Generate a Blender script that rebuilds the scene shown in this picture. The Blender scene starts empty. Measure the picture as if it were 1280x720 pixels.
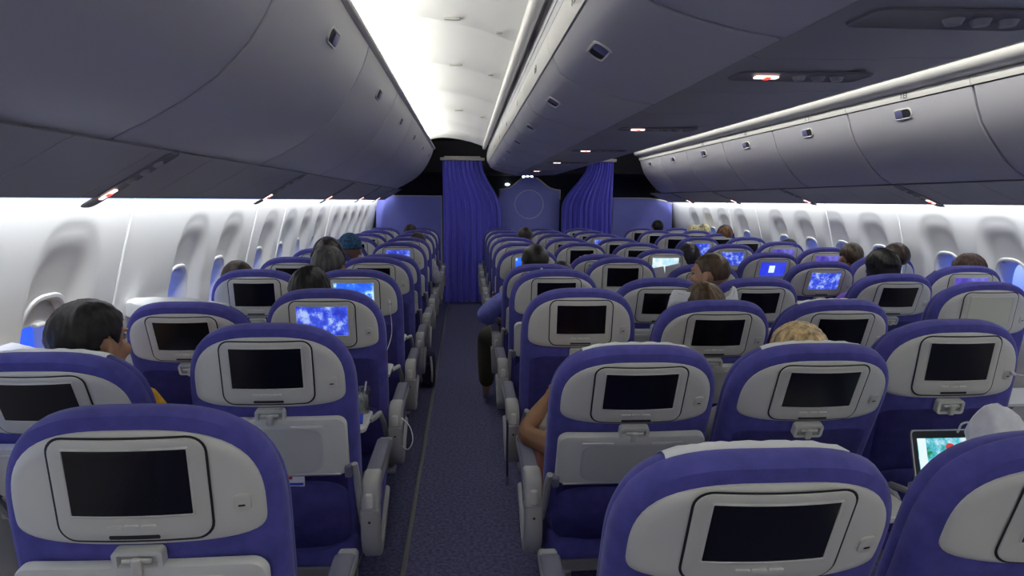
import bpy, bmesh, math, random
from mathutils import Vector, Matrix
from math import sin, cos, pi, radians
random.seed(7)
COL = bpy.context.scene.collection
SC = bpy.context.scene
# ---------------------------------------------------------------- camera, world, lights, exposure
EYE = 1.54
F_PX, PITCH, YAW, ROLL = 855.0, 0.1269, 0.0683, 0.0064
cp, sp, cy, sy = cos(PITCH), sin(PITCH), cos(YAW), sin(YAW)
fw = Vector((sy*cp, cy*cp, -sp)); rt = Vector((cy, -sy, 0)); up = rt.cross(fw)
r2 = rt*cos(ROLL) + up*sin(ROLL); u2 = -rt*sin(ROLL) + up*cos(ROLL)
cam = bpy.data.objects.new('camera', bpy.data.cameras.new('camera'))
COL.objects.link(cam)
cam.matrix_world = Matrix(((r2.x, u2.x, -fw.x, 0), (r2.y, u2.y, -fw.y, 0), (r2.z, u2.z, -fw.z, EYE), (0, 0, 0, 1)))
cam.data.sensor_width = 36; cam.data.lens = F_PX/1280*36; cam.data.clip_start = .05
SC.camera = cam
SC.view_settings.view_transform = 'Standard'; SC.view_settings.look = 'None'
SC.view_settings.gamma = 1; SC.view_settings.use_curve_mapping = False
SC.view_settings.exposure = 0.0
W = bpy.data.worlds.new('sky'); SC.world = W; W.use_nodes = True
_nt = W.node_tree; _bg = _nt.nodes['Background']; _tc = _nt.nodes.new('ShaderNodeTexCoord'); _sx = _nt.nodes.new('ShaderNodeSeparateXYZ'); _cr = _nt.nodes.new('ShaderNodeValToRGB')
_nt.links.new(_tc.outputs['Generated'], _sx.inputs[0]); _mr = _nt.nodes.new('ShaderNodeMapRange'); _mr.inputs[1].default_value = -1; _nt.links.new(_sx.outputs['Z'], _mr.inputs[0]); _nt.links.new(_mr.outputs[0], _cr.inputs[0]); _nt.links.new(_cr.outputs[0], _bg.inputs[0])
_e = _cr.color_ramp.elements; _e[0].position = 0; _e[0].color = (.01, .05, .55, 1); _e[1].position = 1; _e[1].color = (.008, .04, .8, 1)
for _p, _c in ((.44, (.03, .10, .85, 1)), (.485, (.55, .70, 1, 1)), (.52, (.35, .52, 1, 1)), (.60, (.03, .11, 1, 1))):
    _x = _cr.color_ramp.elements.new(_p); _x.color = _c
_bg.inputs[1].default_value = 1.6
AISLE_P, WALL_P = 54.0, 76.0
REAR_FILL_P = 13.0; AISLE_FILL_P = 38.0           # watts: cove and sidewall lamps above, added fill lamps here
LAMPC = (1.0, .99, .93); WALLC = (.93, .96, 1.0)
def strip(name, x, z, y0, y1, w, tilt, power, colr):
    l = bpy.data.lights.new(name, 'AREA'); l.shape = 'RECTANGLE'; l.size = w; l.size_y = y1-y0
    l.energy = power; l.color = colr
    o = bpy.data.objects.new(name, l); COL.objects.link(o)
    o.location = (x, (y0+y1)/2, z); o.rotation_euler = (0, tilt, 0); return o
# cove tubes: above the outboard bins (shining up across the ceiling) and above the windows (shining down)
strip('cove_lamp', -.50, EYE+.735, -1.2, 9.6, .05, radians(180+48), AISLE_P, LAMPC)
strip('cove_lamp', 2.48, EYE+.735, -1.2, 9.6, .05, radians(180-48), AISLE_P, LAMPC)
strip('sidewall_lamp', -1.165, EYE+.15, -2.5, 10.4, .04, radians(32), WALL_P, WALLC)
strip('sidewall_lamp', 3.055, EYE+.14, -2.5, 10.4, .04, radians(-32), WALL_P, WALLC)
strip('far_aisle_fill', 2.15, EYE+.835, -1.2, 9.6, .03, radians(-62), AISLE_FILL_P, LAMPC)  # fill strip added over the far aisle to brighten the valance and right bins
for _x in (0, 1.98):                   # unseen fill lamps added behind the camera to brighten the seat backs
    strip('rear_fill_lamp', _x, EYE+.62, -2.3, -1.7, .5, 0, REAR_FILL_P, LAMPC)

# ---------------------------------------------------------------- materials
def nd(nt, t, **k):
    n = nt.nodes.new(t)
    for a, b in k.items(): setattr(n, a, b)
    return n
def mat(name, c, rough=.5, metal=0, bump=0, bscale=200, var=0, vscale=8, sheen=0, spec=.5, emit=None, estr=0, c2=None):
    m = bpy.data.materials.new(name); m.use_nodes = True; nt = m.node_tree; b = nt.nodes['Principled BSDF']
    b.inputs['Base Color'].default_value = (*c, 1); b.inputs['Roughness'].default_value = rough
    b.inputs['Metallic'].default_value = metal; b.inputs['Specular IOR Level'].default_value = spec
    if sheen: b.inputs['Sheen Weight'].default_value = sheen; b.inputs['Sheen Roughness'].default_value = .4
    tc = nd(nt, 'ShaderNodeTexCoord')
    if var or c2:
        n = nd(nt, 'ShaderNodeTexNoise'); n.inputs['Scale'].default_value = vscale; n.inputs['Detail'].default_value = 4
        nt.links.new(tc.outputs['Object'], n.inputs['Vector'])
        mx = nd(nt, 'ShaderNodeMix', data_type='RGBA')
        d = c2 or tuple(x*(1-var) for x in c); e = c if c2 else tuple(min(1, x*(1+var)) for x in c)
        mx.inputs[6].default_value = (*d, 1); mx.inputs[7].default_value = (*e, 1)
        rp = nd(nt, 'ShaderNodeValToRGB'); rp.color_ramp.elements[0].position = .35; rp.color_ramp.elements[1].position = .65
        nt.links.new(n.outputs['Fac'], rp.inputs[0]); nt.links.new(rp.outputs[0], mx.inputs[0]); nt.links.new(mx.outputs[2], b.inputs['Base Color'])
    if bump:
        n2 = nd(nt, 'ShaderNodeTexNoise'); n2.inputs['Scale'].default_value = bscale; n2.inputs['Detail'].default_value = 3
        nt.links.new(tc.outputs['Object'], n2.inputs['Vector'])
        bp = nd(nt, 'ShaderNodeBump'); bp.inputs['Strength'].default_value = bump; bp.inputs['Distance'].default_value = .002
        nt.links.new(n2.outputs['Fac'], bp.inputs['Height']); nt.links.new(bp.outputs[0], b.inputs['Normal'])
    if emit:
        b.inputs['Emission Color'].default_value = (*emit, 1); b.inputs['Emission Strength'].default_value = estr
    return m
M = {}
M['fabric'] = mat('blue_seat_fabric', (.080, .078, .325), .85, bump=.4, bscale=350, var=.12, vscale=30, sheen=.15, spec=.2)
M['fabric2'] = mat('navy_pocket_fabric', (.045, .042, .185), .9, bump=.4, bscale=300, var=.15, vscale=20, spec=.2)
M['shell'] = mat('warm_grey_plastic', (.60, .60, .565), .42, bump=.08, bscale=600)
M['monitor'] = mat('light_grey_plastic', (.56, .56, .52), .38)
M['tray'] = mat('grey_tray_plastic', (.60, .61, .58), .4, bump=.06, bscale=500)
M['tray2'] = mat('grey_tray_recess', (.50, .51, .49), .4)
M['dark'] = mat('dark_gap', (.015, .015, .02), .6)
M['screen_off'] = mat('black_screen_glass', (.006, .006, .010), .22, spec=.35)
M['pad'] = mat('slate_armrest_pad', (.13, .135, .19), .6, bump=.2, bscale=200)
M['arm'] = mat('armrest_plastic', (.36, .365, .36), .4)
M['metal'] = mat('brushed_metal', (.5, .5, .52), .35, metal=.9)
M['cover'] = mat('white_headrest_cloth', (.72, .73, .76), .85, bump=.3, bscale=120)
M['carpet'] = mat('navy_carpet', (.115, .115, .225), .95, bump=.8, bscale=260, var=.3, vscale=60, spec=.1)
M['strip'] = mat('floor_trim_metal', (.15, .15, .16), .5, metal=.3)
M['bin'] = mat('bin_plastic', (.54, .535, .56), .4, bump=.03, bscale=300)
M['bin2'] = mat('bin_strip_plastic', (.68, .67, .63), .42)
M['ceil'] = mat('ceiling_panel', (.74, .74, .72), .5)
M['psu'] = mat('service_panel_plastic', (.33, .33, .345), .5)
M['psu2'] = mat('service_panel_recess', (.17, .17, .18), .5)
M['dark2'] = mat('dark_void_panel', (.04, .04, .045), .7)
M['wall'] = mat('sidewall_panel', (.76, .76, .74), .45, bump=.04, bscale=200)
M['seam'] = mat('white_seam_strip', (.85, .85, .85), .4)
M['bulk'] = mat('blue_bulkhead_laminate', (.19, .21, .66), .5, var=.04, vscale=3)
M['trim'] = mat('bulkhead_trim', (.52, .50, .46), .4)
M['ring'] = mat('pale_ring_inlay', (.42, .44, .70), .4)
M['curtain'] = mat('blue_curtain_cloth', (.15, .14, .74), .75, bump=.3, bscale=220, sheen=.2, spec=.25)
M['red'] = mat('red_sign_light', (.8, .1, .08), .4, emit=(1, .06, .03), estr=2.2)
M['signw'] = mat('white_sign_light', (.9, .8, .8), .4, emit=(1, .72, .66), estr=2.0)
M['lampw'] = mat('white_spot_light', (.9, .9, .9), .4, emit=(.9, 1, 1), estr=4)
M['handle'] = mat('blue_grey_handle', (.14, .14, .30), .4)
M['white'] = mat('white_plastic', (.75, .75, .75), .4)
M['paper'] = mat('white_paper', (.75, .77, .82), .8, var=.08, vscale=25)
M['redprint'] = mat('red_print', (.5, .03, .03), .6)
M['blueprint'] = mat('blue_print', (.02, .05, .5), .5)
M['digit'] = mat('grey_digit_print', (.13, .13, .13), .6)
M['belt'] = mat('dark_belt_webbing', (.02, .02, .06), .8)
M['beige'] = mat('beige_blank_panel', (.56, .58, .48), .5)
def glass_mat():
    m = bpy.data.materials.new('window_acrylic'); m.use_nodes = True; nt = m.node_tree; nt.nodes.remove(nt.nodes['Principled BSDF'])
    o = nt.nodes['Material Output']; t = nd(nt, 'ShaderNodeBsdfTransparent'); t.inputs[0].default_value = (.93, .95, .98, 1)
    g = nd(nt, 'ShaderNodeBsdfGlossy'); g.inputs['Roughness'].default_value = .05
    mx = nd(nt, 'ShaderNodeMixShader'); mx.inputs[0].default_value = .08
    nt.links.new(t.outputs[0], mx.inputs[1]); nt.links.new(g.outputs[0], mx.inputs[2]); nt.links.new(mx.outputs[0], o.inputs[0]); return m
M['glass'] = glass_mat()
def screen_mat(name, base, hi, lo, scale, strength, ramp=(.48, .56), seed=0):
    m = bpy.data.materials.new(name); m.use_nodes = True; nt = m.node_tree; b = nt.nodes['Principled BSDF']
    b.inputs['Base Color'].default_value = (.01, .01, .01, 1); b.inputs['Roughness'].default_value = .2
    tc = nd(nt, 'ShaderNodeTexCoord'); mp = nd(nt, 'ShaderNodeMapping'); mp.inputs['Location'].default_value = (seed*1.7, seed, seed*.6)
    n = nd(nt, 'ShaderNodeTexNoise'); n.inputs['Scale'].default_value = scale; n.inputs['Detail'].default_value = 6
    n.inputs['Roughness'].default_value = .7
    r = nd(nt, 'ShaderNodeValToRGB'); e = r.color_ramp.elements
    e[0].position = ramp[0]; e[0].color = (*base, 1); e[1].position = ramp[1]; e[1].color = (*hi, 1)
    x = r.color_ramp.elements.new(max(0, ramp[0]-.12)); x.color = (*lo, 1)
    nt.links.new(tc.outputs['Object'], mp.inputs[0]); nt.links.new(mp.outputs[0], n.inputs['Vector'])
    nt.links.new(n.outputs['Fac'], r.inputs[0]); nt.links.new(r.outputs[0], b.inputs['Emission Color'])
    b.inputs['Emission Strength'].default_value = strength; return m
MAPB, MAPH, MAPL = (.06, .11, .85), (.45, .60, 1.0), (.03, .05, .55)
SCR = {'off': M['screen_off'], 'blank': M['beige']}
for i in range(6): SCR['map%d' % i] = screen_mat('flight_map_screen', MAPB, MAPH, MAPL, 22, .95, (.5, .62), i*3.1+.4)
SCR['cyan'] = screen_mat('bright_blue_screen', (.04, .20, .95), (.5, .8, 1.0), (.02, .10, .8), 12, 1.1, (.52, .60), 2.2)
SCR['pale'] = screen_mat('pale_web_screen', (.55, .85, .98), (.85, .95, 1.0), (.35, .75, .95), 9, 1.0, (.5, .55), 5)
SCR['violet'] = screen_mat('violet_screen', (.16, .12, .75), (.30, .35, .9), (.08, .05, .5), 10, .8, (.5, .7), 8)
SCR['blue'] = screen_mat('plain_blue_screen', (.03, .05, .85), (.06, .09, .95), (.02, .03, .7), 6, .9, (.4, .7), 9)
M['uibox'] = mat('white_screen_window', (.1, .1, .1), .4, emit=(.7, .85, 1.0), estr=1.1)
M['uidark'] = mat('dark_screen_icon', (.01, .01, .02), .4, emit=(.05, .1, .25), estr=.6)

# ---------------------------------------------------------------- object helpers
def link(name, me, m=None, parent=None, smooth=True):
    o = bpy.data.objects.new(name, me); COL.objects.link(o)
    if m is not None and not me.materials: me.materials.append(m)
    if parent is not None: o.parent = parent
    return o
def empty(name, loc=(0, 0, 0), label=None, cat=None, group=None, rz=0):
    o = bpy.data.objects.new(name, None); COL.objects.link(o); o.location = loc; o.rotation_euler = (0, 0, rz)
    o.empty_display_size = .1
    if label: tag(o, label, cat, group)
    return o
def tag(o, label=None, cat=None, group=None, kind=None):
    if label: o['label'] = label
    if cat: o['category'] = cat
    if group: o['group'] = group
    if kind: o['kind'] = kind
    return o
def struct(name, me, m): return tag(link(name, me, m), kind='structure')
def fin(bm, name, m=None, smooth=True, angle=40):
    bmesh.ops.recalc_face_normals(bm, faces=bm.faces)
    me = bpy.data.meshes.new(name); bm.to_mesh(me); bm.free()
    if m is not None: me.materials.append(m)
    if smooth:
        for p in me.polygons: p.use_smooth = True
        try: me.set_sharp_from_angle(angle=radians(angle))
        except Exception: pass
    return me
def box(bm, c, s, bev=0, rot=None):
    r = bmesh.ops.create_cube(bm, size=1); vs = r['verts']
    bmesh.ops.scale(bm, vec=s, verts=vs)
    if bev:
        es = list({e for v in vs for e in v.link_edges})
        q = bmesh.ops.bevel(bm, geom=es, offset=bev, segments=3, affect='EDGES', profile=.5)
        vs = list({v for f in q['faces'] for v in f.verts} | {v for v in vs if v.is_valid})
    if rot: bmesh.ops.rotate(bm, cent=(0, 0, 0), matrix=rot, verts=vs)
    bmesh.ops.translate(bm, vec=c, verts=vs); return vs
def ball(bm, c, s, seg=20, rot=None):
    r = bmesh.ops.create_uvsphere(bm, u_segments=seg, v_segments=max(8, seg*2//3), radius=1); vs = r['verts']
    bmesh.ops.scale(bm, vec=s, verts=vs)
    if rot: bmesh.ops.rotate(bm, cent=(0, 0, 0), matrix=rot, verts=vs)
    bmesh.ops.translate(bm, vec=c, verts=vs); return vs
def tube(bm, pts, rad, n=8, caps=True):
    pts = [Vector(p) for p in pts]; rings = []
    for i, p in enumerate(pts):
        t = (pts[min(i+1, len(pts)-1)]-pts[max(i-1, 0)]).normalized()
        a = t.cross(Vector((0, 0, 1)));
        if a.length < .1: a = t.cross(Vector((1, 0, 0)))
        a.normalize(); b = t.cross(a); r = rad[i] if isinstance(rad, (list, tuple)) else rad
        rings.append([bm.verts.new(p+a*r*cos(2*pi*k/n)+b*r*sin(2*pi*k/n)) for k in range(n)])
    for A, B in zip(rings, rings[1:]):
        for k in range(n): bm.faces.new((A[k], A[(k+1) % n], B[(k+1) % n], B[k]))
    if caps: bm.faces.new(rings[0]); bm.faces.new(rings[-1][::-1])
def catmull(pts, n=8):
    pts = [Vector(p) for p in pts]; P = [pts[0]*2-pts[1]]+pts+[pts[-1]*2-pts[-2]]; out = []
    for i in range(1, len(P)-2):
        for k in range(n):
            t = k/n; a, b, c, d = P[i-1:i+3]
            out.append(.5*((2*b)+(c-a)*t+(2*a-5*b+4*c-d)*t*t+(3*b-a-3*c+d)*t**3))
    out.append(pts[-1]); return out
def superell(a, bt, bb, zc, n=2.9, N=64, x0=0, nb=None):
    o = []
    for k in range(N):
        t = 2*pi*k/N; c, s = cos(t), sin(t); e = n if s >= 0 else (nb or n)
        r = (abs(c)**e+abs(s)**e)**(-1/e)
        o.append((x0+a*r*c, zc+(bt if s >= 0 else bb)*r*s))
    return o
def rrect(w, h, r, zc=0, x0=0, k=6):
    o = []
    for (sx, sz, a0) in ((1, 1, 0), (-1, 1, 90), (-1, -1, 180), (1, -1, 270)):
        for i in range(k+1):
            a = radians(a0+90*i/k); o.append((x0+sx*(w/2-r)+r*cos(a), zc+sz*(h/2-r)+r*sin(a)))
    q = []
    for i, p in enumerate(o):                       # subdivide the straight runs so a bend follows them
        nx = o[(i+1) % len(o)]; q.append(p); dd = math.dist(p, nx); m = int(dd/.016)
        for j in range(1, m): q.append((p[0]+(nx[0]-p[0])*j/m, p[1]+(nx[1]-p[1])*j/m))
    return q
def inset(pts, d):
    n = len(pts); out = []
    for i in range(n):
        p0, p1, p2 = Vector(pts[i-1]), Vector(pts[i]), Vector(pts[(i+1) % n])
        t = p2-p0
        if t.length < 1e-9: t = Vector((1, 0))
        t.normalize(); nn = Vector((-t.y, t.x)); q = p1+nn*d; out.append((q.x, q.y))
    return out
def loft(bm, outline, prof, capa=True, capb=True, bend=0, rings=9, fn=None):
    """outline (x,z) counter-clockwise; prof list of (inset, y). caps carry the bend."""
    def V(x, z, y):
        yy = y+bend*x*x
        if fn: yy += fn(x, z)
        return bm.verts.new((x, yy, z))
    L = [[V(x, z, y) for x, z in inset(outline, d)] for d, y in prof]
    n = len(outline)
    def join(A, B):
        for k in range(n): bm.faces.new((A[k], A[(k+1) % n], B[(k+1) % n], B[k]))
    for A, B in zip(L, L[1:]): join(A, B)
    for flag, R, y in ((capa, L[0], prof[0][1]), (capb, L[-1], prof[-1][1])):
        if not flag: continue
        d = prof[0][0] if R is L[0] else prof[-1][0]; o = inset(outline, d)
        cx = sum(p[0] for p in o)/n; cz = sum(p[1] for p in o)/n; A = R
        for i in range(1, rings):
            s = 1-i/rings; B = [V(cx+(x-cx)*s, cz+(z-cz)*s, y) for x, z in o]; join(A, B); A = B
        c = V(cx, cz, y)
        for k in range(n): bm.faces.new((A[k], A[(k+1) % n], c))
def sweep_profile(bm, pts, y0, y1, th=0, ny=1):
    """open (x,z) profile swept along Y; optional thickness via solidify later"""
    rows = [[bm.verts.new((x, y0+(y1-y0)*j/ny, z)) for x, z in pts] for j in range(ny+1)]
    for A, B in zip(rows, rows[1:]):
        for k in range(len(pts)-1): bm.faces.new((A[k], A[k+1], B[k+1], B[k]))
def prism(bm, pts, y0, y1):
    """closed (x,z) polygon swept along Y"""
    a = [bm.verts.new((x, y0, z)) for x, z in pts]; b = [bm.verts.new((x, y1, z)) for x, z in pts]; n = len(pts)
    for k in range(n): bm.faces.new((a[k], a[(k+1) % n], b[(k+1) % n], b[k]))
    bm.faces.new(a); bm.faces.new(b[::-1])
def one(name, m, *boxes, bev=.003, **k):
    bm = bmesh.new()
    for c, s in boxes: box(bm, c, s, bev)
    return fin(bm, name, m, **k)
def lerp_tab(tab, t):
    if t <= tab[0][0]: return tab[0][1]
    for (a, va), (b, vb) in zip(tab, tab[1:]):
        if t <= b: return va+(vb-va)*(t-a)/(b-a)
    return tab[-1][1]
def sstep(a, b, x):
    t = max(0, min(1, (x-a)/(b-a))); return t*t*(3-2*t)
ORD = ['nearest', 'second nearest', 'third nearest', 'fourth nearest', 'fifth nearest', 'sixth nearest', 'seventh nearest',
       'eighth nearest', 'ninth nearest', 'tenth nearest', 'farthest']

# ---------------------------------------------------------------- the cabin shell
Y0, Y1 = -2.6, 12.6
bm = bmesh.new(); box(bm, (.99, (Y0+Y1)/2, -.03), (5.4, Y1-Y0, .06)); struct('floor', fin(bm, 'floor', M['carpet'], smooth=False), None)
for nm, x in (('trim_1', -.262), ('trim_2', 2.24)):
    bm = bmesh.new(); box(bm, (x, 5, .004), (.022, 10.6, .008), .002); struct(nm, fin(bm, nm, M['strip']), None)

WTAB = [(0, 1.40), (.3, 1.46), (.7, 1.475), (1.1, 1.425), (1.3, 1.375), (1.56, 1.305), (1.7, 1.27)]
LWIN = [.22, .78, 1.34, 1.90, 2.46, 3.56, 4.12, 4.90, 5.46, 6.02, 6.58, 7.40, 7.96, 8.52, 9.08, 9.64]
RWIN = [1.65, 2.21, 2.77, 3.42, 3.98, 4.54, 5.31, 5.87, 6.43, 6.99, 7.95, 8.51, 9.07, 9.63]
def wall(name, side, wins, seams):
    bm = bmesh.new(); ny = 660; ya, yb = Y0, 10.7
    zs = [0, .15, .3, .5, .65, .8]+[.86+.0165*i for i in range(42)]
    rows = []
    hole = set()
    for j in range(ny+1):
        y = ya+(yb-ya)*j/ny; row = []
        yc = min(wins, key=lambda c: abs(c-y)); u = (y-yc)/.2
        for z in zs:
            w = lerp_tab(WTAB, z)
            t = max(0, (z-1.10)/.365); r = (abs(u)**3.2+t**3.2)**(1/3.2)
            m = 1-sstep(.93, 1.0, r); soft = 1-sstep(.62, 1.0, r)
            lower = sstep(.8, .95, z)
            w += (.006*m+.050*soft*sstep(1.49, 1.16, z))*lower if z < 1.47 else 0
            row.append(bm.verts.new(((-w if side < 0 else 1.89+w), y, z)))
        rows.append(row)
    for j in range(ny):
        y = ya+(yb-ya)*(j+.5)/ny; yc = min(wins, key=lambda c: abs(c-y))
        for k in range(len(zs)-1):
            z = (zs[k]+zs[k+1])/2
            if (abs((y-yc)/.125)**3+abs((z-1.015)/.17)**3) < 1: continue
            bm.faces.new((rows[j][k], rows[j+1][k], rows[j+1][k+1], rows[j][k+1]))
    struct(name, fin(bm, name, M['wall'], angle=60), None)
    return
wall('wall_left', -1, LWIN, []); wall('wall_right', 1, RWIN, [])
def winX(side, z, d):
    w = lerp_tab(WTAB, z)+d
    return -w if side < 0 else 1.89+w
wn = 0
for side, wins, vis in ((-1, LWIN, (2.0, 11)), (1, RWIN, (3.0, 11))):
    for yc in wins:
        if yc < vis[0]: continue
        wn += 1
        root = tag(empty('window_%d' % wn, (winX(side, 1.015, .046), yc, 1.015)), kind='structure')
        def lft(prof, a, b, m, name, cap=False, par=root):
            bm = bmesh.new(); out = superell(a, b, b, 0, 3, 40)
            L = []
            for ins, d in prof:
                L.append([bm.verts.new((side*(d)+(0 if d > .02 else side*(lerp_tab(WTAB, 1.015+z)-lerp_tab(WTAB, 1.015))), x, z)) for x, z in inset(out, ins)])
            n = len(out)
            for A, B in zip(L, L[1:]):
                for k in range(n): bm.faces.new((A[k], A[(k+1) % n], B[(k+1) % n], B[k]))
            if cap: bm.faces.new(L[-1])
            return link(name, fin(bm, name, m), None, par)
        lft([(-.018, .004), (-.012, -.003), (-.002, -.003), (.005, .005), (.012, .10)], .13, .178, M['wall'], 'window_frame')
        lft([(.010, .085), (.008, .092)], .13, .178, M['glass'], 'pane', True)
        if side < 0 and abs(yc-2.46) < .1:
            bm = bmesh.new(); box(bm, (side*.02, 0, .13), (.02, .225, .09), .004); box(bm, (side*.005, 0, .085), (.022, .06, .014), .004)
            link('window_shade', fin(bm, 'window_shade', M['wall']), None, root)
# sidewall panel seam strips
k = 0
for side, ys in ((-1, (.95, 2.83, 4.5, 5.2, 6.95)), (1, (4.93, 5.95, 7.45, 8.25))):
    for y in ys:
        bm = bmesh.new(); pr = []
        for i in range(15):
            z = .75+.82*i/14; w = lerp_tab(WTAB, z)-.004; pr.append((-w if side < 0 else 1.89+w, y, z))
        tube(bm, pr, .0045, 6); k += 1
        struct('trim_%d' % (k+2), fin(bm, 'panel_seam', M['seam']), None)

for nm, c_, s_ in (('sky_block_top', (.99, 5, EYE+1.02), (5.5, 15.2, .04)), ('sky_block_left', (-1.62, 5, EYE+.53), (.04, 15.2, 1.0)), ('sky_block_right', (3.62, 5, EYE+.53), (.04, 15.2, 1.0)), ('trim_18', (-1.47, 5, EYE+.03), (.28, 15.2, .02)), ('trim_19', (3.44, 5, EYE+.03), (.36, 15.2, .02))):
    bm = bmesh.new(); box(bm, c_, s_); struct(nm, fin(bm, nm, M['dark2'], smooth=False), None)  # unseen boxes added around the cabin to keep sky light from leaking in
# front of the cabin : dark galley behind, ceiling void
bm = bmesh.new(); box(bm, (.99, 12.5, 1.3), (5.6, .06, 2.8)); struct('wall_front', fin(bm, 'wall_front', mat('dark_galley_panel', (.03, .032, .045), .6), smooth=False), None)
bm = bmesh.new(); box(bm, (.99, Y0-.03, 1.3), (5.6, .06, 2.8)); struct('wall_back', fin(bm, 'wall_back', M['bin'], smooth=False), None)
for nm, x in (('wall_galley_left', -1.5), ('wall_galley_right', 3.5)):
    bm = bmesh.new(); box(bm, (x, 11.65, 1.2), (.06, 1.9, 2.6)); struct(nm, fin(bm, nm, M['psu2'], smooth=False), None)

Z = lambda a: EYE+a
LB = [(-.44, .70), (-.452, .66), (-.470, .61), (-.497, .555), (-.530, .49), (-.575, .42), (-.62, .37), (-.665, .325), (-.75, .265), (-.85, .207), (-.91, .178), (-.95, .157)]
CB = [(.305, .60), (.309, .56), (.320, .52), (.345, .468), (.377, .445), (.42, .422), (.51, .395), (.60, .374), (.71, .357)]
mirror = lambda P, c=.99: [(2*c-x, z) for x, z in P]
YE = 9.75
CZ = lambda t: lerp_tab([(0, .815), (.1, .845), (.2, .862), (.3, .868), (.45, .86), (.6, .84), (.75, .81), (.88, .775), (1, .735)], t)
def ceiling_arch(name, mir):
    bm = bmesh.new(); P = []
    for i in range(25):
        t = i/24; x = -.56+t*(.29+.56); z = CZ(t)
        P.append((x, Z(z)))
    if mir: P = mirror(P)
    cuts = [Y0, -1.0, .1, 1.2, 2.3, 3.4, 4.5, 5.6, 6.7, 7.9, 9.0, YE]
    for a, b in zip(cuts, cuts[1:]):
        n = 8; rows = []
        for j in range(n+1):
            y = a+(b-a)*j/n; lift = .034*(1-(2*j/n-1)**6)
            rows.append([bm.verts.new((x, y, z+lift)) for x, z in P])
        for A, B in zip(rows, rows[1:]):
            for k in range(len(P)-1): bm.faces.new((A[k], A[k+1], B[k+1], B[k]))
    bmesh.ops.remove_doubles(bm, verts=bm.verts, dist=1e-5)
    me = fin(bm, name, M['ceil']); o = struct(name, me, None)
    return o
ceiling_arch('ceiling', 0); ceiling_arch('ceiling_right_aisle', 1)
# lips and rails beside the ceiling
tn = 20
def rail(poly, y0, y1, m, mir=False, name=None):
    global tn
    P = [(x, Z(z)) for x, z in poly]
    if mir: P = mirror(P)
    bm = bmesh.new(); prism(bm, P, y0, y1); tn += 1
    return struct('trim_%d' % tn, fin(bm, 'rail', m, angle=50), None)
for mir in (False, True):
    # trough lip over the outboard bins
    rail([(-.412, .688), (-.404, .690), (-.403, .694), (-.412, .697), (-.56, .697), (-.56, .688)] if mir else [(-.44, .70), (-.420, .706), (-.414, .716), (-.416, .726), (-.424, .726), (-.435, .716), (-.50, .705), (-.56, .70), (-.56, .69), (-.50, .69)], Y0, YE, M['bin2'], mir)
    rail([(-.56, .69), (-.56, .84), (-.575, .84), (-.575, .69)], Y0, YE, M['ceil'], mir)
    # rail, dark slot and upstand beside the centre bins
    c = [(.235+.028*cos(radians(a)), .742+.022*sin(radians(a))) for a in range(0, 360, 30)]
    rail([(.245, .715), (.262, .705), (.285, .712), (.292, .735), (.285, .76), (.262, .768), (.243, .758), (.238, .735)], Y0, YE, M['bin2'], mir)
    rail([(.302, .655), (.312, .655), (.345, .80), (.27, .80), (.27, .772), (.325, .772)], Y0, YE, M['bin'], mir)
    rail([(.299, .606), (.300, .640), (.304, .652), (.330, .652), (.330, .606)], Y0, YE, M['bin'], mir)
# unseen plate added above the centre bins so no light leaks through
bm = bmesh.new(); prism(bm, [(.34, Z(.80)), (1.64, Z(.80)), (1.64, Z(.78)), (.34, Z(.78))], Y0, YE); struct('light_leak_plate', fin(bm, 'core', M['psu2'], smooth=False), None)

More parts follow.
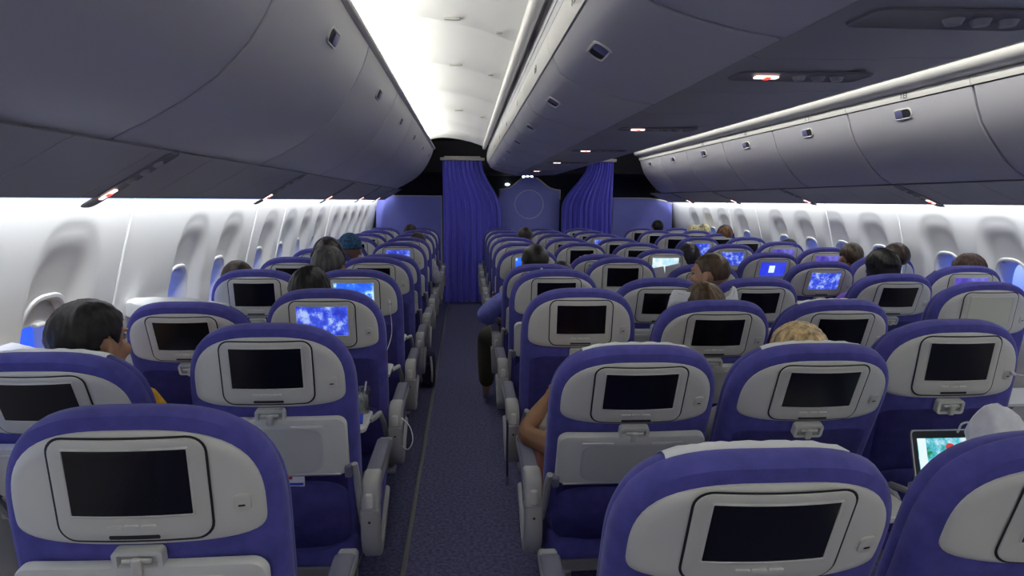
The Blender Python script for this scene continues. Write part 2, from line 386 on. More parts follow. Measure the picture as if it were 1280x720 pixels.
def spread(P, gap):
    return P
def bins(side, seams, P, labels, strip_pts, handles_at, mir):
    """one overhead bin between each pair of seams"""
    for i, (a, b) in enumerate(zip(seams, seams[1:])):
        if b < .2: lab = None
        PP = [(x, Z(z)) for x, z in P]
        if mir: PP = mirror(PP)
        c = ((PP[0][0]+PP[-1][0])/2, (a+b)/2, PP[-1][1])
        root = empty('overhead_bin', c); tag(root, labels(i), 'overhead bin', 'overhead bins %s' % side)
        g = .009
        # curved door with rolled edges
        bm = bmesh.new(); nrm = []
        for k in range(len(PP)):
            q0 = Vector(PP[max(k-1, 0)]); q1 = Vector(PP[min(k+1, len(PP)-1)]); t = (q1-q0).normalized(); n2 = Vector((-t.y, t.x))
            if (n2.x > 0) == (side == 'centre' or side == 'right'): n2 = n2
            nrm.append(n2)
        cen = Vector((-1.0 if side == 'left' else (2.98 if side == 'right' else .99), Z(.6)))
        rows = []
        for y, dd in ((a+g, .02), (a+g, .004), (a+g+.003, .001), (a+g+.008, 0), ((a+b)/2, 0), (b-g-.008, 0), (b-g-.003, .001), (b-g, .004), (b-g, .02)):
            row = []
            for (x, z), n2 in zip(PP, nrm):
                s = 1 if n2.dot(cen-Vector((x, z))) > 0 else -1
                row.append(bm.verts.new((x+s*n2.x*dd-c[0], y-c[1], z+s*n2.y*dd-c[2])))
            rows.append(row)
        for A, B in zip(rows, rows[1:]):
            for k in range(len(PP)-1): bm.faces.new((A[k], A[k+1], B[k+1], B[k]))
        link('door', fin(bm, 'bin_door', M['bin'], angle=35), None, root)
        # fixed strip along the top of the bin that carries the row number
        if strip_pts:
            S = [(x, Z(z)) for x, z in strip_pts]
            if mir: S = mirror(S)
            bm = bmesh.new(); prism(bm, [(x-c[0], z-c[2]) for x, z in S], a-c[1]+.002, b-c[1]-.002)
            link('number_strip', fin(bm, 'number_strip', M['bin2'], angle=30), None, root)
        if b > 1.2:
            hx, hz = handles_at; 
            k = min(range(1, len(P)-1), key=lambda q: abs(P[q][0]-hx)+abs(P[q][1]-hz))
            t = (Vector(P[k+1])-Vector(P[k-1])).normalized()
            if mir: hx = 1.98-hx; t = Vector((-t.x, t.y))
            nn = Vector((t.y, -t.x))
            if nn.dot(cen-Vector((hx, Z(hz)))) > 0: nn = -nn
            Rm = Matrix(((0, t.x, nn.x), (1, 0, 0), (0, t.y, nn.y))).to_4x4()
            h = bmesh.new(); out = rrect(.155, .062, .028); vs = []
            # bezel ring
            L = [[h.verts.new((x, z, d)) for x, z in inset(out, q)] for q, d in ((0, -.002), (0, .004), (.004, .006), (.008, .003), (.008, -.001))]
            for A, B in zip(L, L[1:]):
                for q in range(len(out)): h.faces.new((A[q], A[(q+1) % len(out)], B[(q+1) % len(out)], B[q]))
            h.transform(Matrix.Translation((hx-c[0], 0, Z(hz)-c[2])) @ Rm)
            hb = link('handle_bezel', fin(h, 'handle_bezel', M['bin2']), None, root)
            h = bmesh.new(); L = [h.verts.new((x, z, .0012)) for x, z in inset(out, .006)]; h.faces.new(L)
            h.transform(Matrix.Translation((hx-c[0], 0, Z(hz)-c[2])) @ Rm)
            link('handle_recess', fin(h, 'handle_recess', M['dark'], smooth=False), None, hb)
            h = bmesh.new(); box(h, (.034, 0, .003), (.066, .044, .006), .004)
            if side == 'centre': h.transform(Matrix.Scale(-1, 4, (1, 0, 0)))
            h.transform(Matrix.Translation((hx-c[0], 0, Z(hz)-c[2])) @ Rm)
            link('latch_handle', fin(h, 'latch_handle', M['handle']), None, hb)
        for q, seamrow in enumerate(()): pass
def lab_bins(word, first):
    def f(i):
        n = i-first
        if n < 0: return 'curved grey overhead bin %s, behind the viewpoint' % word
        return 'curved grey overhead bin %s, %s to the camera' % (word, ORD[min(n, 10)])
    return f
LS = [-2.0, -.7, .62, 1.95, 3.30, 4.62, 5.95, 7.25, 8.55, YE]
CS = [-1.6, -.55, .5, 1.53, 2.58, 3.63, 4.68, 5.73, 6.78, 7.83, 8.85, YE]
RS = [-.05, 1.05, 2.17, 3.29, 4.40, 5.50, 6.60, 7.70, 8.75, YE]
bins('left', LS, LB, lab_bins('left above the window seats', 2), None, (-.480, .585), False)
CST = [(.299, .603), (.303, .56), (.314, .524), (.335, .524), (.335, .603)]
bins('centre', CS, [p for p in CB if p[1] < .53], lab_bins('centre facing the left aisle', 2), CST, (.392, .437), False)
RB = [(-.498, .572), (-.505, .55), (-.512, .53), (-.527, .48), (-.56, .40), (-.607, .33), (-.66, .265), (-.70, .218), (-.76, .165), (-.83, .125)]
RST = [(-.484, .620), (-.483, .60), (-.490, .577), (-.52, .577), (-.52, .620)]
bins('right', RS, RB, lab_bins('right beyond the far aisle', 0), RST, (-.517, .505), True)
# rounded valance above right bins
rail([(-.408, .688), (-.410, .672), (-.424, .650), (-.450, .632), (-.478, .624), (-.52, .624), (-.52, .688)], Y0, YE, M['bin2'], True)
rail([(-.43, .705), (-.43, .75), (-.46, .76), (-.46, .705)], Y0, YE, M['ceil'], True)
# backing behind doors (dark, seen in the gaps)
for P, mir in ((LB, False), (RB, True)):
    Q = [(x-.02, z+.008) for x, z in P[1:]]; Q = Q+[(Q[-1][0]-.03, P[-1][1]+.035), (Q[-1][0]-.04, .23), (-1.5, .23), (-1.5, .68 if not mir else .9), (Q[0][0], .68) if not mir else (-.58, .9)]
    rail(Q, Y0, YE, M['psu2'], mir)
# row numbers on the strips (small raised digits)
SEG = {'0': 'abcdef', '1': 'bc', '2': 'abged', '3': 'abgcd', '4': 'fgbc', '5': 'afgcd', '6': 'afgedc', '7': 'abc', '8': 'abcdefg', '9': 'abcdfg'}
def digits(bm, txt, s, place):
    x = 0
    for ch in txt:
        for q in SEG.get(ch, ''):
            a = {'a': (.5, 1, .9, .18), 'g': (.5, .5, .9, .18), 'd': (.5, 0, .9, .18), 'f': (.05, .75, .18, .5), 'b': (.95, .75, .18, .5), 'e': (.05, .25, .18, .5), 'c': (.95, .25, .18, .5)}[q]
            vs = box(bm, ((x+a[0]*.6)*s, a[1]*s, 0), (a[2]*.6*s, a[3]*s, .0012))
        x += 1.0
    bm.transform(place)
for i, y in enumerate([2.02+1.05*k for k in range(6)]):
    bm = bmesh.new(); pl = Matrix.Translation((.302, y+.02, Z(.548))) @ Matrix(((0, 0, -1, 0), (-2.4, 0, 0, 0), (0, 1, 0, 0), (0, 0, 0, 1)))
    digits(bm, str(19-i) if i else '19', .026, pl)
    tag(link('row_number', fin(bm, 'row_number', M['digit'], smooth=False)), 'small grey row number on the centre bin strip, %s to the camera' % ORD[i], 'number', 'row numbers on the centre bins')
for i, y in enumerate([3.9+1.1*k for k in range(4)]):
    bm = bmesh.new(); pl = Matrix.Translation((2.4625, y-.05, Z(.588))) @ Matrix(((0, 0, -1, 0), (-2, 0, 0, 0), (0, 1, 0, 0), (0, 0, 0, 1)))
    digits(bm, str(18-i), .024, pl)
    tag(link('row_number', fin(bm, 'row_number', M['digit'], smooth=False)), 'small grey row number above the right bins, %s to the camera' % ORD[i], 'number', 'row numbers on the right bins')

# ceiling slot brackets in the left aisle ceiling
for i, y in enumerate((3.4, 4.5, 6.7)):
    for x, w in ((-.06, .075), (.16, .03)):
        bm = bmesh.new(); t = (x+.56)/.85; z = CZ(t)-.002
        box(bm, (x, y-.06, Z(z+.001)), (w, .022, .01), .004)
        tag(link('ceiling_bracket', fin(bm, 'bracket', M['trim'])), 'small ceiling fitting on the bright aisle ceiling, %s panel joint, %s one' % (ORD[i], 'wide left' if x < 0 else 'narrow right'), 'ceiling fitting', 'ceiling fittings')

# ---------------------------------------------------------------- service panels under the bins with signs
def lamp_sign(bm_loc, nrm, along, cross, lab, group, s=1.0, lit=True, wd=.085):
    """a recessed unit with a lit bar : white with a red centre"""
    root = empty('sign_unit', bm_loc, lab, 'lit sign', group)
    R = Matrix((along, cross, nrm)).transposed().to_4x4()
    bm = bmesh.new(); out = rrect(.36*s, wd*s, .03*s)
    L = [[bm.verts.new((x, z, d)) for x, z in inset(out, q)] for q, d in ((0, .0005), (.004, .005), (.012, .002))]
    for A, B in zip(L, L[1:]):
        for q in range(len(out)): bm.faces.new((A[q], A[(q+1) % len(out)], B[(q+1) % len(out)], B[q]))
    bm.faces.new(L[-1]); bm.transform(R); link('recess', fin(bm, 'sign_recess', M['psu2']), None, root)
    if lit:
      bm = bmesh.new(); box(bm, (-.09*s, 0, .006), (.062*s, .022*s, .006), .002); bm.transform(R); w = link('lit_bar', fin(bm, 'lit_bar', M['signw']), None, root)
      bm = bmesh.new(); box(bm, (-.088*s, 0, .008), (.016*s, .022*s, .0066), .002); bm.transform(R); link('red_symbol', fin(bm, 'red_symbol', M['red']), None, w)
    for k in range(3):
        bm = bmesh.new(); r = bmesh.ops.create_cone(bm, cap_ends=True, segments=20, radius1=.02*s, radius2=.013*s, depth=.014); bmesh.ops.translate(bm, vec=(.0+.052*k*s, 0, .006), verts=bm.verts)
        bm.transform(R); link('reading_spot', fin(bm, 'reading_spot', M['psu']), None, root)
    return root
def psu(name, P, y0, y1, mir, seams, m=None):
    PP = [(x, Z(z)) for x, z in P]
    if mir: PP = mirror(PP)
    bm = bmesh.new(); cuts = [y0]+seams+[y1]
    for a, b in zip(cuts, cuts[1:]):
        prism(bm, PP, a+.002, b-.002)
    tag(link(name, fin(bm, name, m or M['psu'], angle=30)), kind='structure')
PL = [(-.945, .150), (-.97, .140), (-1.185, .012), (-1.195, .0), (-1.20, .012), (-1.18, .04), (-.96, .165)]
psu('ceiling_panel_left', PL, Y0, 10.4, False, [.35+.47*k for k in range(20)])
PR = [(-.832, .116), (-.86, .106), (-1.115, .002), (-1.125, -.008), (-1.13, .004), (-1.11, .03), (-.85, .13)]
psu('ceiling_panel_right', PR, Y0, 10.4, True, [.35+.47*k for k in range(20)])
rail([(-1.1, .2), (-1.36, .2), (-1.36, .09), (-1.35, .09), (-1.34, .19), (-1.1, .19)], Y0, 10.5, M['ceil'])      # upper closing of the light trough
rail([(-1.04, .2), (-1.28, .2), (-1.28, .09), (-1.27, .09), (-1.26, .19), (-1.04, .19)], Y0, 10.5, M['ceil'], True)
CP = [(.70, .357), (.72, .350), (1.02, .352), (1.05, .358), (1.24, .362), (1.27, .37), (1.27, .40), (.70, .40)]
psu('ceiling_panel_centre', CP, Y0, YE, False, [.1+.53*k for k in range(18)])
# right-hand curved side of the centre bins
rail([(1.27, .368), (1.34, .388), (1.40, .410), (1.46, .437), (1.53, .478), (1.60, .535), (1.66, .60), (1.64, .62), (1.57, .55), (1.45, .46), (1.27, .395)], Y0, YE, M['bin'])
sl = Vector((1, 0, -.485)).normalized()
d0 = Vector((-.215, 0, -.128)).normalized()   # down the left panel
nl = Vector((d0.z, 0, -d0.x)); nl = nl if nl.z < 0 else -nl
for i, y in enumerate((2.36, 4.2, 6.05, 7.9, 9.4)):
    p = Vector((-1.10, y, Z(.0625)))
    lamp_sign(p, nl, -d0 if False else -d0, nl.cross(-d0), 'red and white lit sign on the left service panel, %s to the camera' % ORD[i], 'lit signs over the left seats')
d1 = Vector((.255, 0, -.104)).normalized(); nr = Vector((d1.z, 0, -d1.x)); nr = nr if nr.z < 0 else -nr
for i, y in enumerate((4.35, 6.0, 7.7, 9.3)):
    p = Vector((2.98, y, Z(.0485)))
    lamp_sign(p, nr, -d1, nr.cross(-d1), 'red and white lit sign on the right service panel, %s to the camera' % ORD[i], 'lit signs over the right seats')
for i, y in enumerate((1.30, 1.91, 3.34, 4.8, 6.3, 8.1)):
    r = lamp_sign(Vector((.93, y, Z(.3505))), Vector((0, 0, -1)), Vector((1, 0, 0)), Vector((0, -1, 0)), ('lit sign unit' if i else 'unlit lamp unit')+' on the centre service panel, %s to the camera' % ORD[i], 'lit signs over the centre seats' if i else None, 1.05, i > 0, .13)
    if not i: r['category'] = 'lamp unit'

# ---------------------------------------------------------------- bulkheads, divider and curtains
def panel(name, pts, y, th, m, lab, cat, trim_idx=None):
    root = empty(name, (sum(p[0] for p in pts)/len(pts), y, 0), lab, cat)
    cx = root.location.x
    bm = bmesh.new(); prism(bm, [(x-cx, z) for x, z in pts], 0, th); link('board', fin(bm, name+'_board', m, smooth=False), None, root)
    if trim_idx:
        bm = bmesh.new(); tube(bm, [(pts[i][0]-cx, -.004, pts[i][1]) for i in trim_idx], .012, 6); link('edge_trim', fin(bm, name+'_trim', M['trim']), None, root)
    return root
panel('bulkhead', [(-1.36, .02), (-.36, .02), (-.36, Z(.065)), (-1.34, Z(.065))], 10.5, .04, M['bulk'], 'blue laminate bulkhead left of the drawn curtains, grey edge trim', 'bulkhead', (1, 2, 3))
panel('bulkhead', [(2.26, .02), (3.24, .02), (3.2, Z(-.04)), (3.13, Z(.0)), (2.85, Z(.05)), (2.26, Z(.055))], 10.5, .04, M['bulk'], 'blue laminate bulkhead right of the far aisle curtain, sloping outer corner', 'bulkhead', (0, 5, 4, 3, 2))
def dv(x, y): return ((x-585)/81.8, Z((246-y)/81.8))
D = [(627, 244), (627, 232), (633, 231.5), (640, 230), (646, 225.5), (651, 221), (655, 218), (664, 216.5), (673, 218), (678, 221), (684, 226), (690, 230), (697, 232), (702.5, 232.5), (702.5, 244)]
DP = [dv(*p) for p in D]; DP = [(.505, .02)]+DP+[(1.415, .02)]
dvd = panel('cabin_divider', DP[::-1], 10.45, .04, M['bulk'], 'tall blue divider between the curtains, shaped crown and pale ring', 'divider')
cx = dvd.location.x
for idx in (range(1, 8), range(9, 16)):
    bm = bmesh.new(); tube(bm, [(DP[i][0]-cx, -.004, DP[i][1]) for i in idx], .012, 6); link('edge_trim', fin(bm, 'divider_trim', M['trim']), None, dvd)
bm = bmesh.new(); c0 = ((664-585)/81.8-cx, Z(-.055))
tube(bm, [(c0[0]+.215*cos(a), -.004, c0[1]+.215*sin(a)) for a in [2*pi*k/64 for k in range(65)]], .008, 6, caps=False); link('ring_inlay', fin(bm, 'ring', M['ring']), None, dvd)
for i, (x, y, yy) in enumerate(((657, 216.5, 11.2), (662, 216.5, 11.2), (667, 216.5, 11.2), (637, 227, 12.45))):
    bm = bmesh.new(); s = yy/855
    ball(bm, ((x-585)*s, yy, Z((246-y+1)*s)), (.022 if i < 3 else .045, .02, .045 if i < 3 else .022), 12)
    tag(link('spot_lamp', fin(bm, 'spot_lamp', M['lampw'])), ['left of three small white lamps above the divider', 'middle of three small white lamps above the divider', 'right of three small white lamps above the divider', 'small white lamp above the left shoulder of the divider'][i], 'lamp')
def curtain(name, xl, xr, folds, y, lab, ph=0):
    bm = bmesh.new(); nx, nz = 180, 30; rows = []
    for j in range(nz+1):
        z = .03+(Z(.575)-.03)*j/nz; a, b = xl(z), xr(z); amp = .020+.018*(1-j/nz)
        rows.append([bm.verts.new((a+(b-a)*(i/nx+.008*sin(9*i/nx+z)), y+amp*sin(2*pi*folds*i/nx+.4*sin(z*2+i/40)+ph)+.4*amp*sin(2*pi*folds*2.3*i/nx+1+z*.5), z)) for i in range(nx+1)])
    for A, B in zip(rows, rows[1:]):
        for k in range(nx): bm.faces.new((A[k], A[k+1], B[k+1], B[k]))
    root = empty(name, ((xl(1)+xr(1))/2, y, 0), lab, 'curtain')
    me = fin(bm, name, M['curtain'], angle=180); me.transform(Matrix.Translation(-root.location)); link('cloth', me, None, root)
    bm = bmesh.new(); a, b = xl(Z(.57)), xr(Z(.57)); box(bm, ((a+b)/2-root.location.x, 0, Z(.598)), (b-a+.06, .06, .04), .008); box(bm, ((a+b)/2-root.location.x, 0, Z(.625)), (b-a-.06, .05, .03), .008)
    link('curtain_rail', fin(bm, 'curtain_rail', M['trim']), None, root)
curtain('curtain', lambda z: -.335, lambda z: .25+.29*sstep(Z(.55), Z(-.15), z), 9, 10.15, 'deep blue pleated curtain closing the near aisle')
curtain('curtain', lambda z: 1.80-.38*sstep(Z(.55), Z(-.1), z), lambda z: 2.20, 10, 10.15, 'deep blue pleated curtain closing the far aisle', 1)
# blank void above the curtains
bm = bmesh.new(); box(bm, (.99, 11.75, Z(.468)), (5.2, 1.5, .05)); box(bm, (.99, 10.4, Z(.95)), (5.2, 1.4, .05)); box(bm, (.99, 11.03, Z(.72)), (5.2, .05, .5)); struct('ceiling_front', fin(bm, 'ceiling_front', M['dark2'], smooth=False), None)

# ---------------------------------------------------------------- seats
HB = 1.181; PV = Vector((0, .127, .45)); BEND = .45
ME = {}
def mesh_back():
    y = PV.y
    bm = bmesh.new(); out = superell(.248, .25, .54, .931, 2.9, 72, nb=6)
    loft(bm, out, [(.020, y-.002), (.006, y+.004), (0, y+.018), (0, y+.042), (.006, y+.052), (.02, y+.056)], bend=BEND); ME['back'] = fin(bm, 'back_cover', M['fabric'])
    bm = bmesh.new(); out = superell(.245, .226, .52, .931, 2.9, 72, nb=6)
    loft(bm, out, [(.022, y+.054), (.006, y+.058), (0, y+.068), (0, y+.078), (.012, y+.10), (.032, y+.118), (.06, y+.126)], bend=BEND*.6); ME['cush'] = fin(bm, 'backrest_cushion', M['fabric'])
    bm = bmesh.new(); out = superell(.221, .166, .058, .986, 2.75, 72, nb=4.2)
    loft(bm, out, [(.022, y-.0135), (.008, y-.0115), (.001, y-.006), (0, y+.004)], capb=False, bend=BEND); ME['shell'] = fin(bm, 'grey_back_shell', M['shell'])
    bm = bmesh.new(); loft(bm, rrect(.272, .205, .033, 1.042), [(0, y-.0155), (.003, y-.0150)], bend=BEND); ME['gasket'] = fin(bm, 'monitor_groove', M['dark'])
    bm = bmesh.new(); loft(bm, rrect(.264, .197, .030, 1.042), [(.022, y-.0195), (.006, y-.0200), (.001, y-.0175), (0, y-.013)], bend=BEND, capb=False)
    ME['mon'] = fin(bm, 'monitor_frame', M['monitor'])
    bm = bmesh.new(); loft(bm, rrect(.216, .135, .004, 1.058), [(0, y-.0200), (.0035, y-.0222), (.0052, y-.0200)], bend=BEND, capa=False, capb=False); ME['bez'] = fin(bm, 'screen_bezel', M['monitor'])
    bm = bmesh.new(); loft(bm, rrect(.207, .126, .003, 1.058), [(.0, y-.0206), (.002, y-.0208)], bend=BEND); 
    me = fin(bm, 'screen', None, smooth=False); me.transform(Matrix.Translation((0, 0, 0))); ME['screen'] = me
    for i in range(3):
        bm = bmesh.new(); loft(bm, rrect(.026, .007, .0034, .974-.0005*abs(i-1), -.036+.029*i+.004), [(.001, y-.0228), (0, y-.0215), (0, y-.019)], bend=BEND, capb=False, rings=2); ME['btn%d' % i] = fin(bm, 'control_button', M['shell'])
    bm = bmesh.new(); loft(bm, rrect(.088, .008, .003, .9525), [(0, y-.0208), (.001, y-.0195)], bend=BEND, rings=2); ME['slot'] = fin(bm, 'release_slot', M['dark'])
    bm = bmesh.new(); loft(bm, rrect(.030, .036, .009, 1.005, .184), [(.004, y-.0185), (.001, y-.0175), (0, y-.012)], bend=BEND, capb=False, rings=2); ME['jack'] = fin(bm, 'headphone_socket', M['monitor'])
    bm = bmesh.new(); loft(bm, rrect(.012, .004, .0015, 1.001, .184), [(0, y-.0195), (.0005, y-.0190)], bend=BEND, rings=2); ME['jackhole'] = fin(bm, 'socket_hole', M['dark'])
    # latch : an inverted U with a turning tab
    bm = bmesh.new(); out = rrect(.088, .046, .010, .903)
    a = inset(out, 0); b = inset(out, .009); n = len(out); yy = y-.025
    A = [bm.verts.new((x, y-.004, z)) for x, z in a]; B = [bm.verts.new((x, yy, z)) for x, z in a]; C = [bm.verts.new((x, yy, z)) for x, z in b]; Dd = [bm.verts.new((x, y-.012, z)) for x, z in b]
    for P, Q in ((A, B), (B, C), (C, Dd)):
        for k in range(n): bm.faces.new((P[k], P[(k+1) % n], Q[(k+1) % n], Q[k]))
    bm.faces.new(Dd); ME['latch'] = fin(bm, 'tray_latch', M['tray'])
    bm = bmesh.new(); box(bm, (0, y-.028, .897), (.018, .012, .036), .004); box(bm, (0, y-.026, .908), (.052, .008, .009), .003); ME['latch_tab'] = fin(bm, 'latch_tab', M['monitor'])
    # folded tray
    bm = bmesh.new(); out = rrect(.445, .196, .030, .797); loft(bm, out, [(.012, y-.026), (.003, y-.0245), (0, y-.019), (0, y-.004)], bend=.10, capb=False); ME['tray'] = fin(bm, 'tray_table', M['tray'])
    bm = bmesh.new(); out = superell(.152, .070, .088, .797, 5, 60); loft(bm, out, [(.012, y-.0262), (.004, y-.0268), (0, y-.0255)], bend=.10, capb=False); ME['tray_in'] = fin(bm, 'tray_recess', M['tray2'])
    for sx in (-1, 1):
        bm = bmesh.new(); loft(bm, rrect(.095, .010, .004, .868, sx*.105), [(.002, y-.0300), (0, y-.0290), (0, y-.024)], bend=.1, capb=False, rings=2); ME['tray_rib%d' % sx] = fin(bm, 'tray_ridge', M['tray'])
    bm = bmesh.new(); box(bm, (0, y-.022, .704), (.40, .010, .008), .003); ME['tray_bar'] = fin(bm, 'tray_bar', M['metal'])
    for s in (-1, 1):
        bm = bmesh.new(); box(bm, (s*.222, y-.018, .715), (.022, .030, .040), .006); ME['lug%d' % s] = fin(bm, 'tray_hinge', M['pad'])
        bm = bmesh.new(); tube(bm, [(s*.240, y-.014, .735), (s*.244, y-.006, .68), (s*.244, y+.02, .56), (s*.244, y+.05, .47)], [.010, .012, .012, .010], 8); ME['tarm%d' % s] = fin(bm, 'tray_arm', M['arm'])
    bm = bmesh.new(); out = superell(.214, .055, .42, .835, 4, 60, nb=8); loft(bm, out, [(.006, y-.0045), (0, y+.001)], capb=False, bend=BEND); ME['lower'] = fin(bm, 'lower_back_panel', M['fabric2'])
    # literature pocket
    def sag(x, z): return -.050*max(0, 1-(x/.22)**2)*max(0, 1-((z-.56)/.125)**2)-.004
    bm = bmesh.new(); out = superell(.218, .120, .125, .555, 5, 60); loft(bm, out, [(.006, y-.004), (0, y+.0)], capb=False, fn=sag, rings=8); ME['pocket'] = fin(bm, 'literature_pocket', M['fabric2'])
    bm = bmesh.new(); box(bm, (-.02, y-.020, .645), (.16, .006, .11), .001); ME['mag'] = fin(bm, 'magazine', M['paper'])
mesh_back()
def mesh_seat():
    bm = bmesh.new(); box(bm, (0, .375, .395), (.470, .46, .125), .035); ME['cushion'] = fin(bm, 'seat_cushion', M['fabric'])
    bm = bmesh.new(); box(bm, (0, .36, .315), (.44, .40, .045), .008); ME['pan'] = fin(bm, 'seat_pan', M['psu2'])
    for k, (x, y) in enumerate(((-.16, .16), (.16, .16), (-.16, .50), (.16, .50))):
        bm = bmesh.new(); yy = y
        tube(bm, [(x, yy, .30), (x, yy+(.03 if y < .3 else -.03), .03)], [.018, .015], 8); box(bm, (x, yy+(.03 if y < .3 else -.03), .012), (.05, .10, .024), .006); ME['leg%d' % k] = fin(bm, 'leg', M['metal'])
    # armrest at x=0 : body, pad, cap
    def ring_x(prof, w, m, name, bev=.006):
        bm = bmesh.new(); n = len(prof)
        L = []
        c = Vector((sum(p[0] for p in prof)/n, sum(p[1] for p in prof)/n))
        for x, q in ((-w/2, bev), (-w/2+bev, 0), (w/2-bev, 0), (w/2, bev)):
            L.append([bm.verts.new((x, yy, zz)) for yy, zz in inset(prof, q)])
        for A, B in zip(L, L[1:]):
            for k in range(n): bm.faces.new((A[k], A[(k+1) % n], B[(k+1) % n], B[k]))
        bm.faces.new(L[0]); bm.faces.new(L[-1][::-1]); return fin(bm, name, m, angle=50)
    arm = [(.15, .585), (.30, .590), (.44, .592), (.52, .592), (.565, .600), (.578, .618), (.565, .634), (.52, .640), (.46, .640), (.18, .636), (.15, .63)]
    ME['arm'] = ring_x(arm, .050, M['arm'], 'armrest')
    pad = [(.205, .632), (.32, .634), (.50, .634), (.518, .640), (.51, .650), (.49, .653), (.30, .652), (.21, .650)]
    ME['pad'] = ring_x(pad, .052, M['pad'], 'armrest_pad', .008)
    cap = [(.095, .560), (.12, .548), (.19, .556), (.208, .60), (.208, .652), (.17, .656), (.125, .650), (.10, .625)]
    ME['cap'] = ring_x(cap, .056, M['arm'], 'armrest_hinge_cover', .008)
    bm = bmesh.new(); box(bm, (0, .098, .590), (.026, .02, .050), .008); ME['capbtn'] = fin(bm, 'recline_button_cover', M['monitor'])
    shr = []
    outer = [(.085, .560), (.088, .50), (.100, .44), (.128, .395), (.165, .368), (.205, .364), (.25, .380), (.31, .412), (.385, .455), (.425, .485)]
    inner = [(.415, .505), (.37, .482), (.30, .445), (.24, .415), (.205, .405), (.185, .412), (.165, .44), (.155, .50), (.155, .560)]
    ME['shroud'] = ring_x(catm2(outer)+catm2(inner), .058, M['arm'], 'armrest_shroud', .006)
    inf = [(.15, .58), (.155, .46), (.19, .405), (.25, .41), (.42, .50), (.50, .56), (.50, .60), (.15, .60)]
    ME['side'] = ring_x(inf, .030, M['fabric'], 'side_panel', .004)
    bm = bmesh.new(); bmesh.ops.create_uvsphere(bm, u_segments=10, v_segments=8, radius=.0045); bm.transform(Matrix.Translation((0, .0875, .522))); ME['screw'] = fin(bm, 'screw', M['dark'])
    # deployed tray
    bm = bmesh.new(); out = rrect(.425, .235, .028, -.20)
    L = []
    for q, z in ((.004, .678), (0, .682), (0, .694), (.006, .697), (.014, .695)): L.append([bm.verts.new((x, yy, z)) for x, yy in inset(out, q)])
    n = len(out)
    for A, B in zip(L, L[1:]):
        for k in range(n): bm.faces.new((A[k], A[(k+1) % n], B[(k+1) % n], B[k]))
    bm.faces.new(L[0]); bm.faces.new(L[-1][::-1]); ME['tray_down'] = fin(bm, 'tray_table', M['tray'])
    for s in (-1, 1):
        bm = bmesh.new(); tube(bm, [(s*.236, .13, .52), (s*.236, .05, .60), (s*.234, -.06, .675), (s*.228, -.16, .69), (s*.215, -.20, .688)], [.012, .012, .011, .011, .008], 8); ME['darm%d' % s] = fin(bm, 'tray_arm', M['arm'])
    # white cloth over the headrest, a saddle of the top outline
    bm = bmesh.new(); rows = []
    for j, (yy, dz) in enumerate(((.056, -.006), (.062, .003), (.075, .005), (.090, .000), (.110, -.018), (.130, -.05), (.134, -.10), (.136, -.15))):
        row = []
        for i in range(21):
            x = -.16+.32*i/20; o = (1-(abs(x)/.245)**2.9)**(1/2.9)*.226
            row.append(bm.verts.new((x, PV.y+yy+BEND*.6*x*x, .931+o+dz+.002*sin(i*1.9+j))))
        rows.append(row)
    for A, B in zip(rows, rows[1:]):
        for k in range(20): bm.faces.new((A[k], A[k+1], B[k+1], B[k]))
    me = fin(bm, 'headrest_cover', M['cover'], angle=180); ME['cover'] = me
def catm2(p): return [(v.x, v.y) for v in catmull([(a, b, 0) for a, b in p], 3)]
mesh_seat()
def part(name, key, root, Mx=None, m=None):
    o = bpy.data.objects.new(name, ME[key]); COL.objects.link(o); o.parent = root
    if Mx is not None: o.matrix_basis = Mx
    if m is not None: o.material_slots[0].link = 'OBJECT'; o.material_slots[0].material = m
    return o
ME['screen'].materials.append(M['screen_off'])
TXT = {'off': 'dark screen', 'blank': 'blank beige panel instead of a screen', 'cyan': 'bright blue lit screen', 'pale': 'pale lit screen', 'violet': 'violet lit screen', 'blue': 'blue lit screen'}
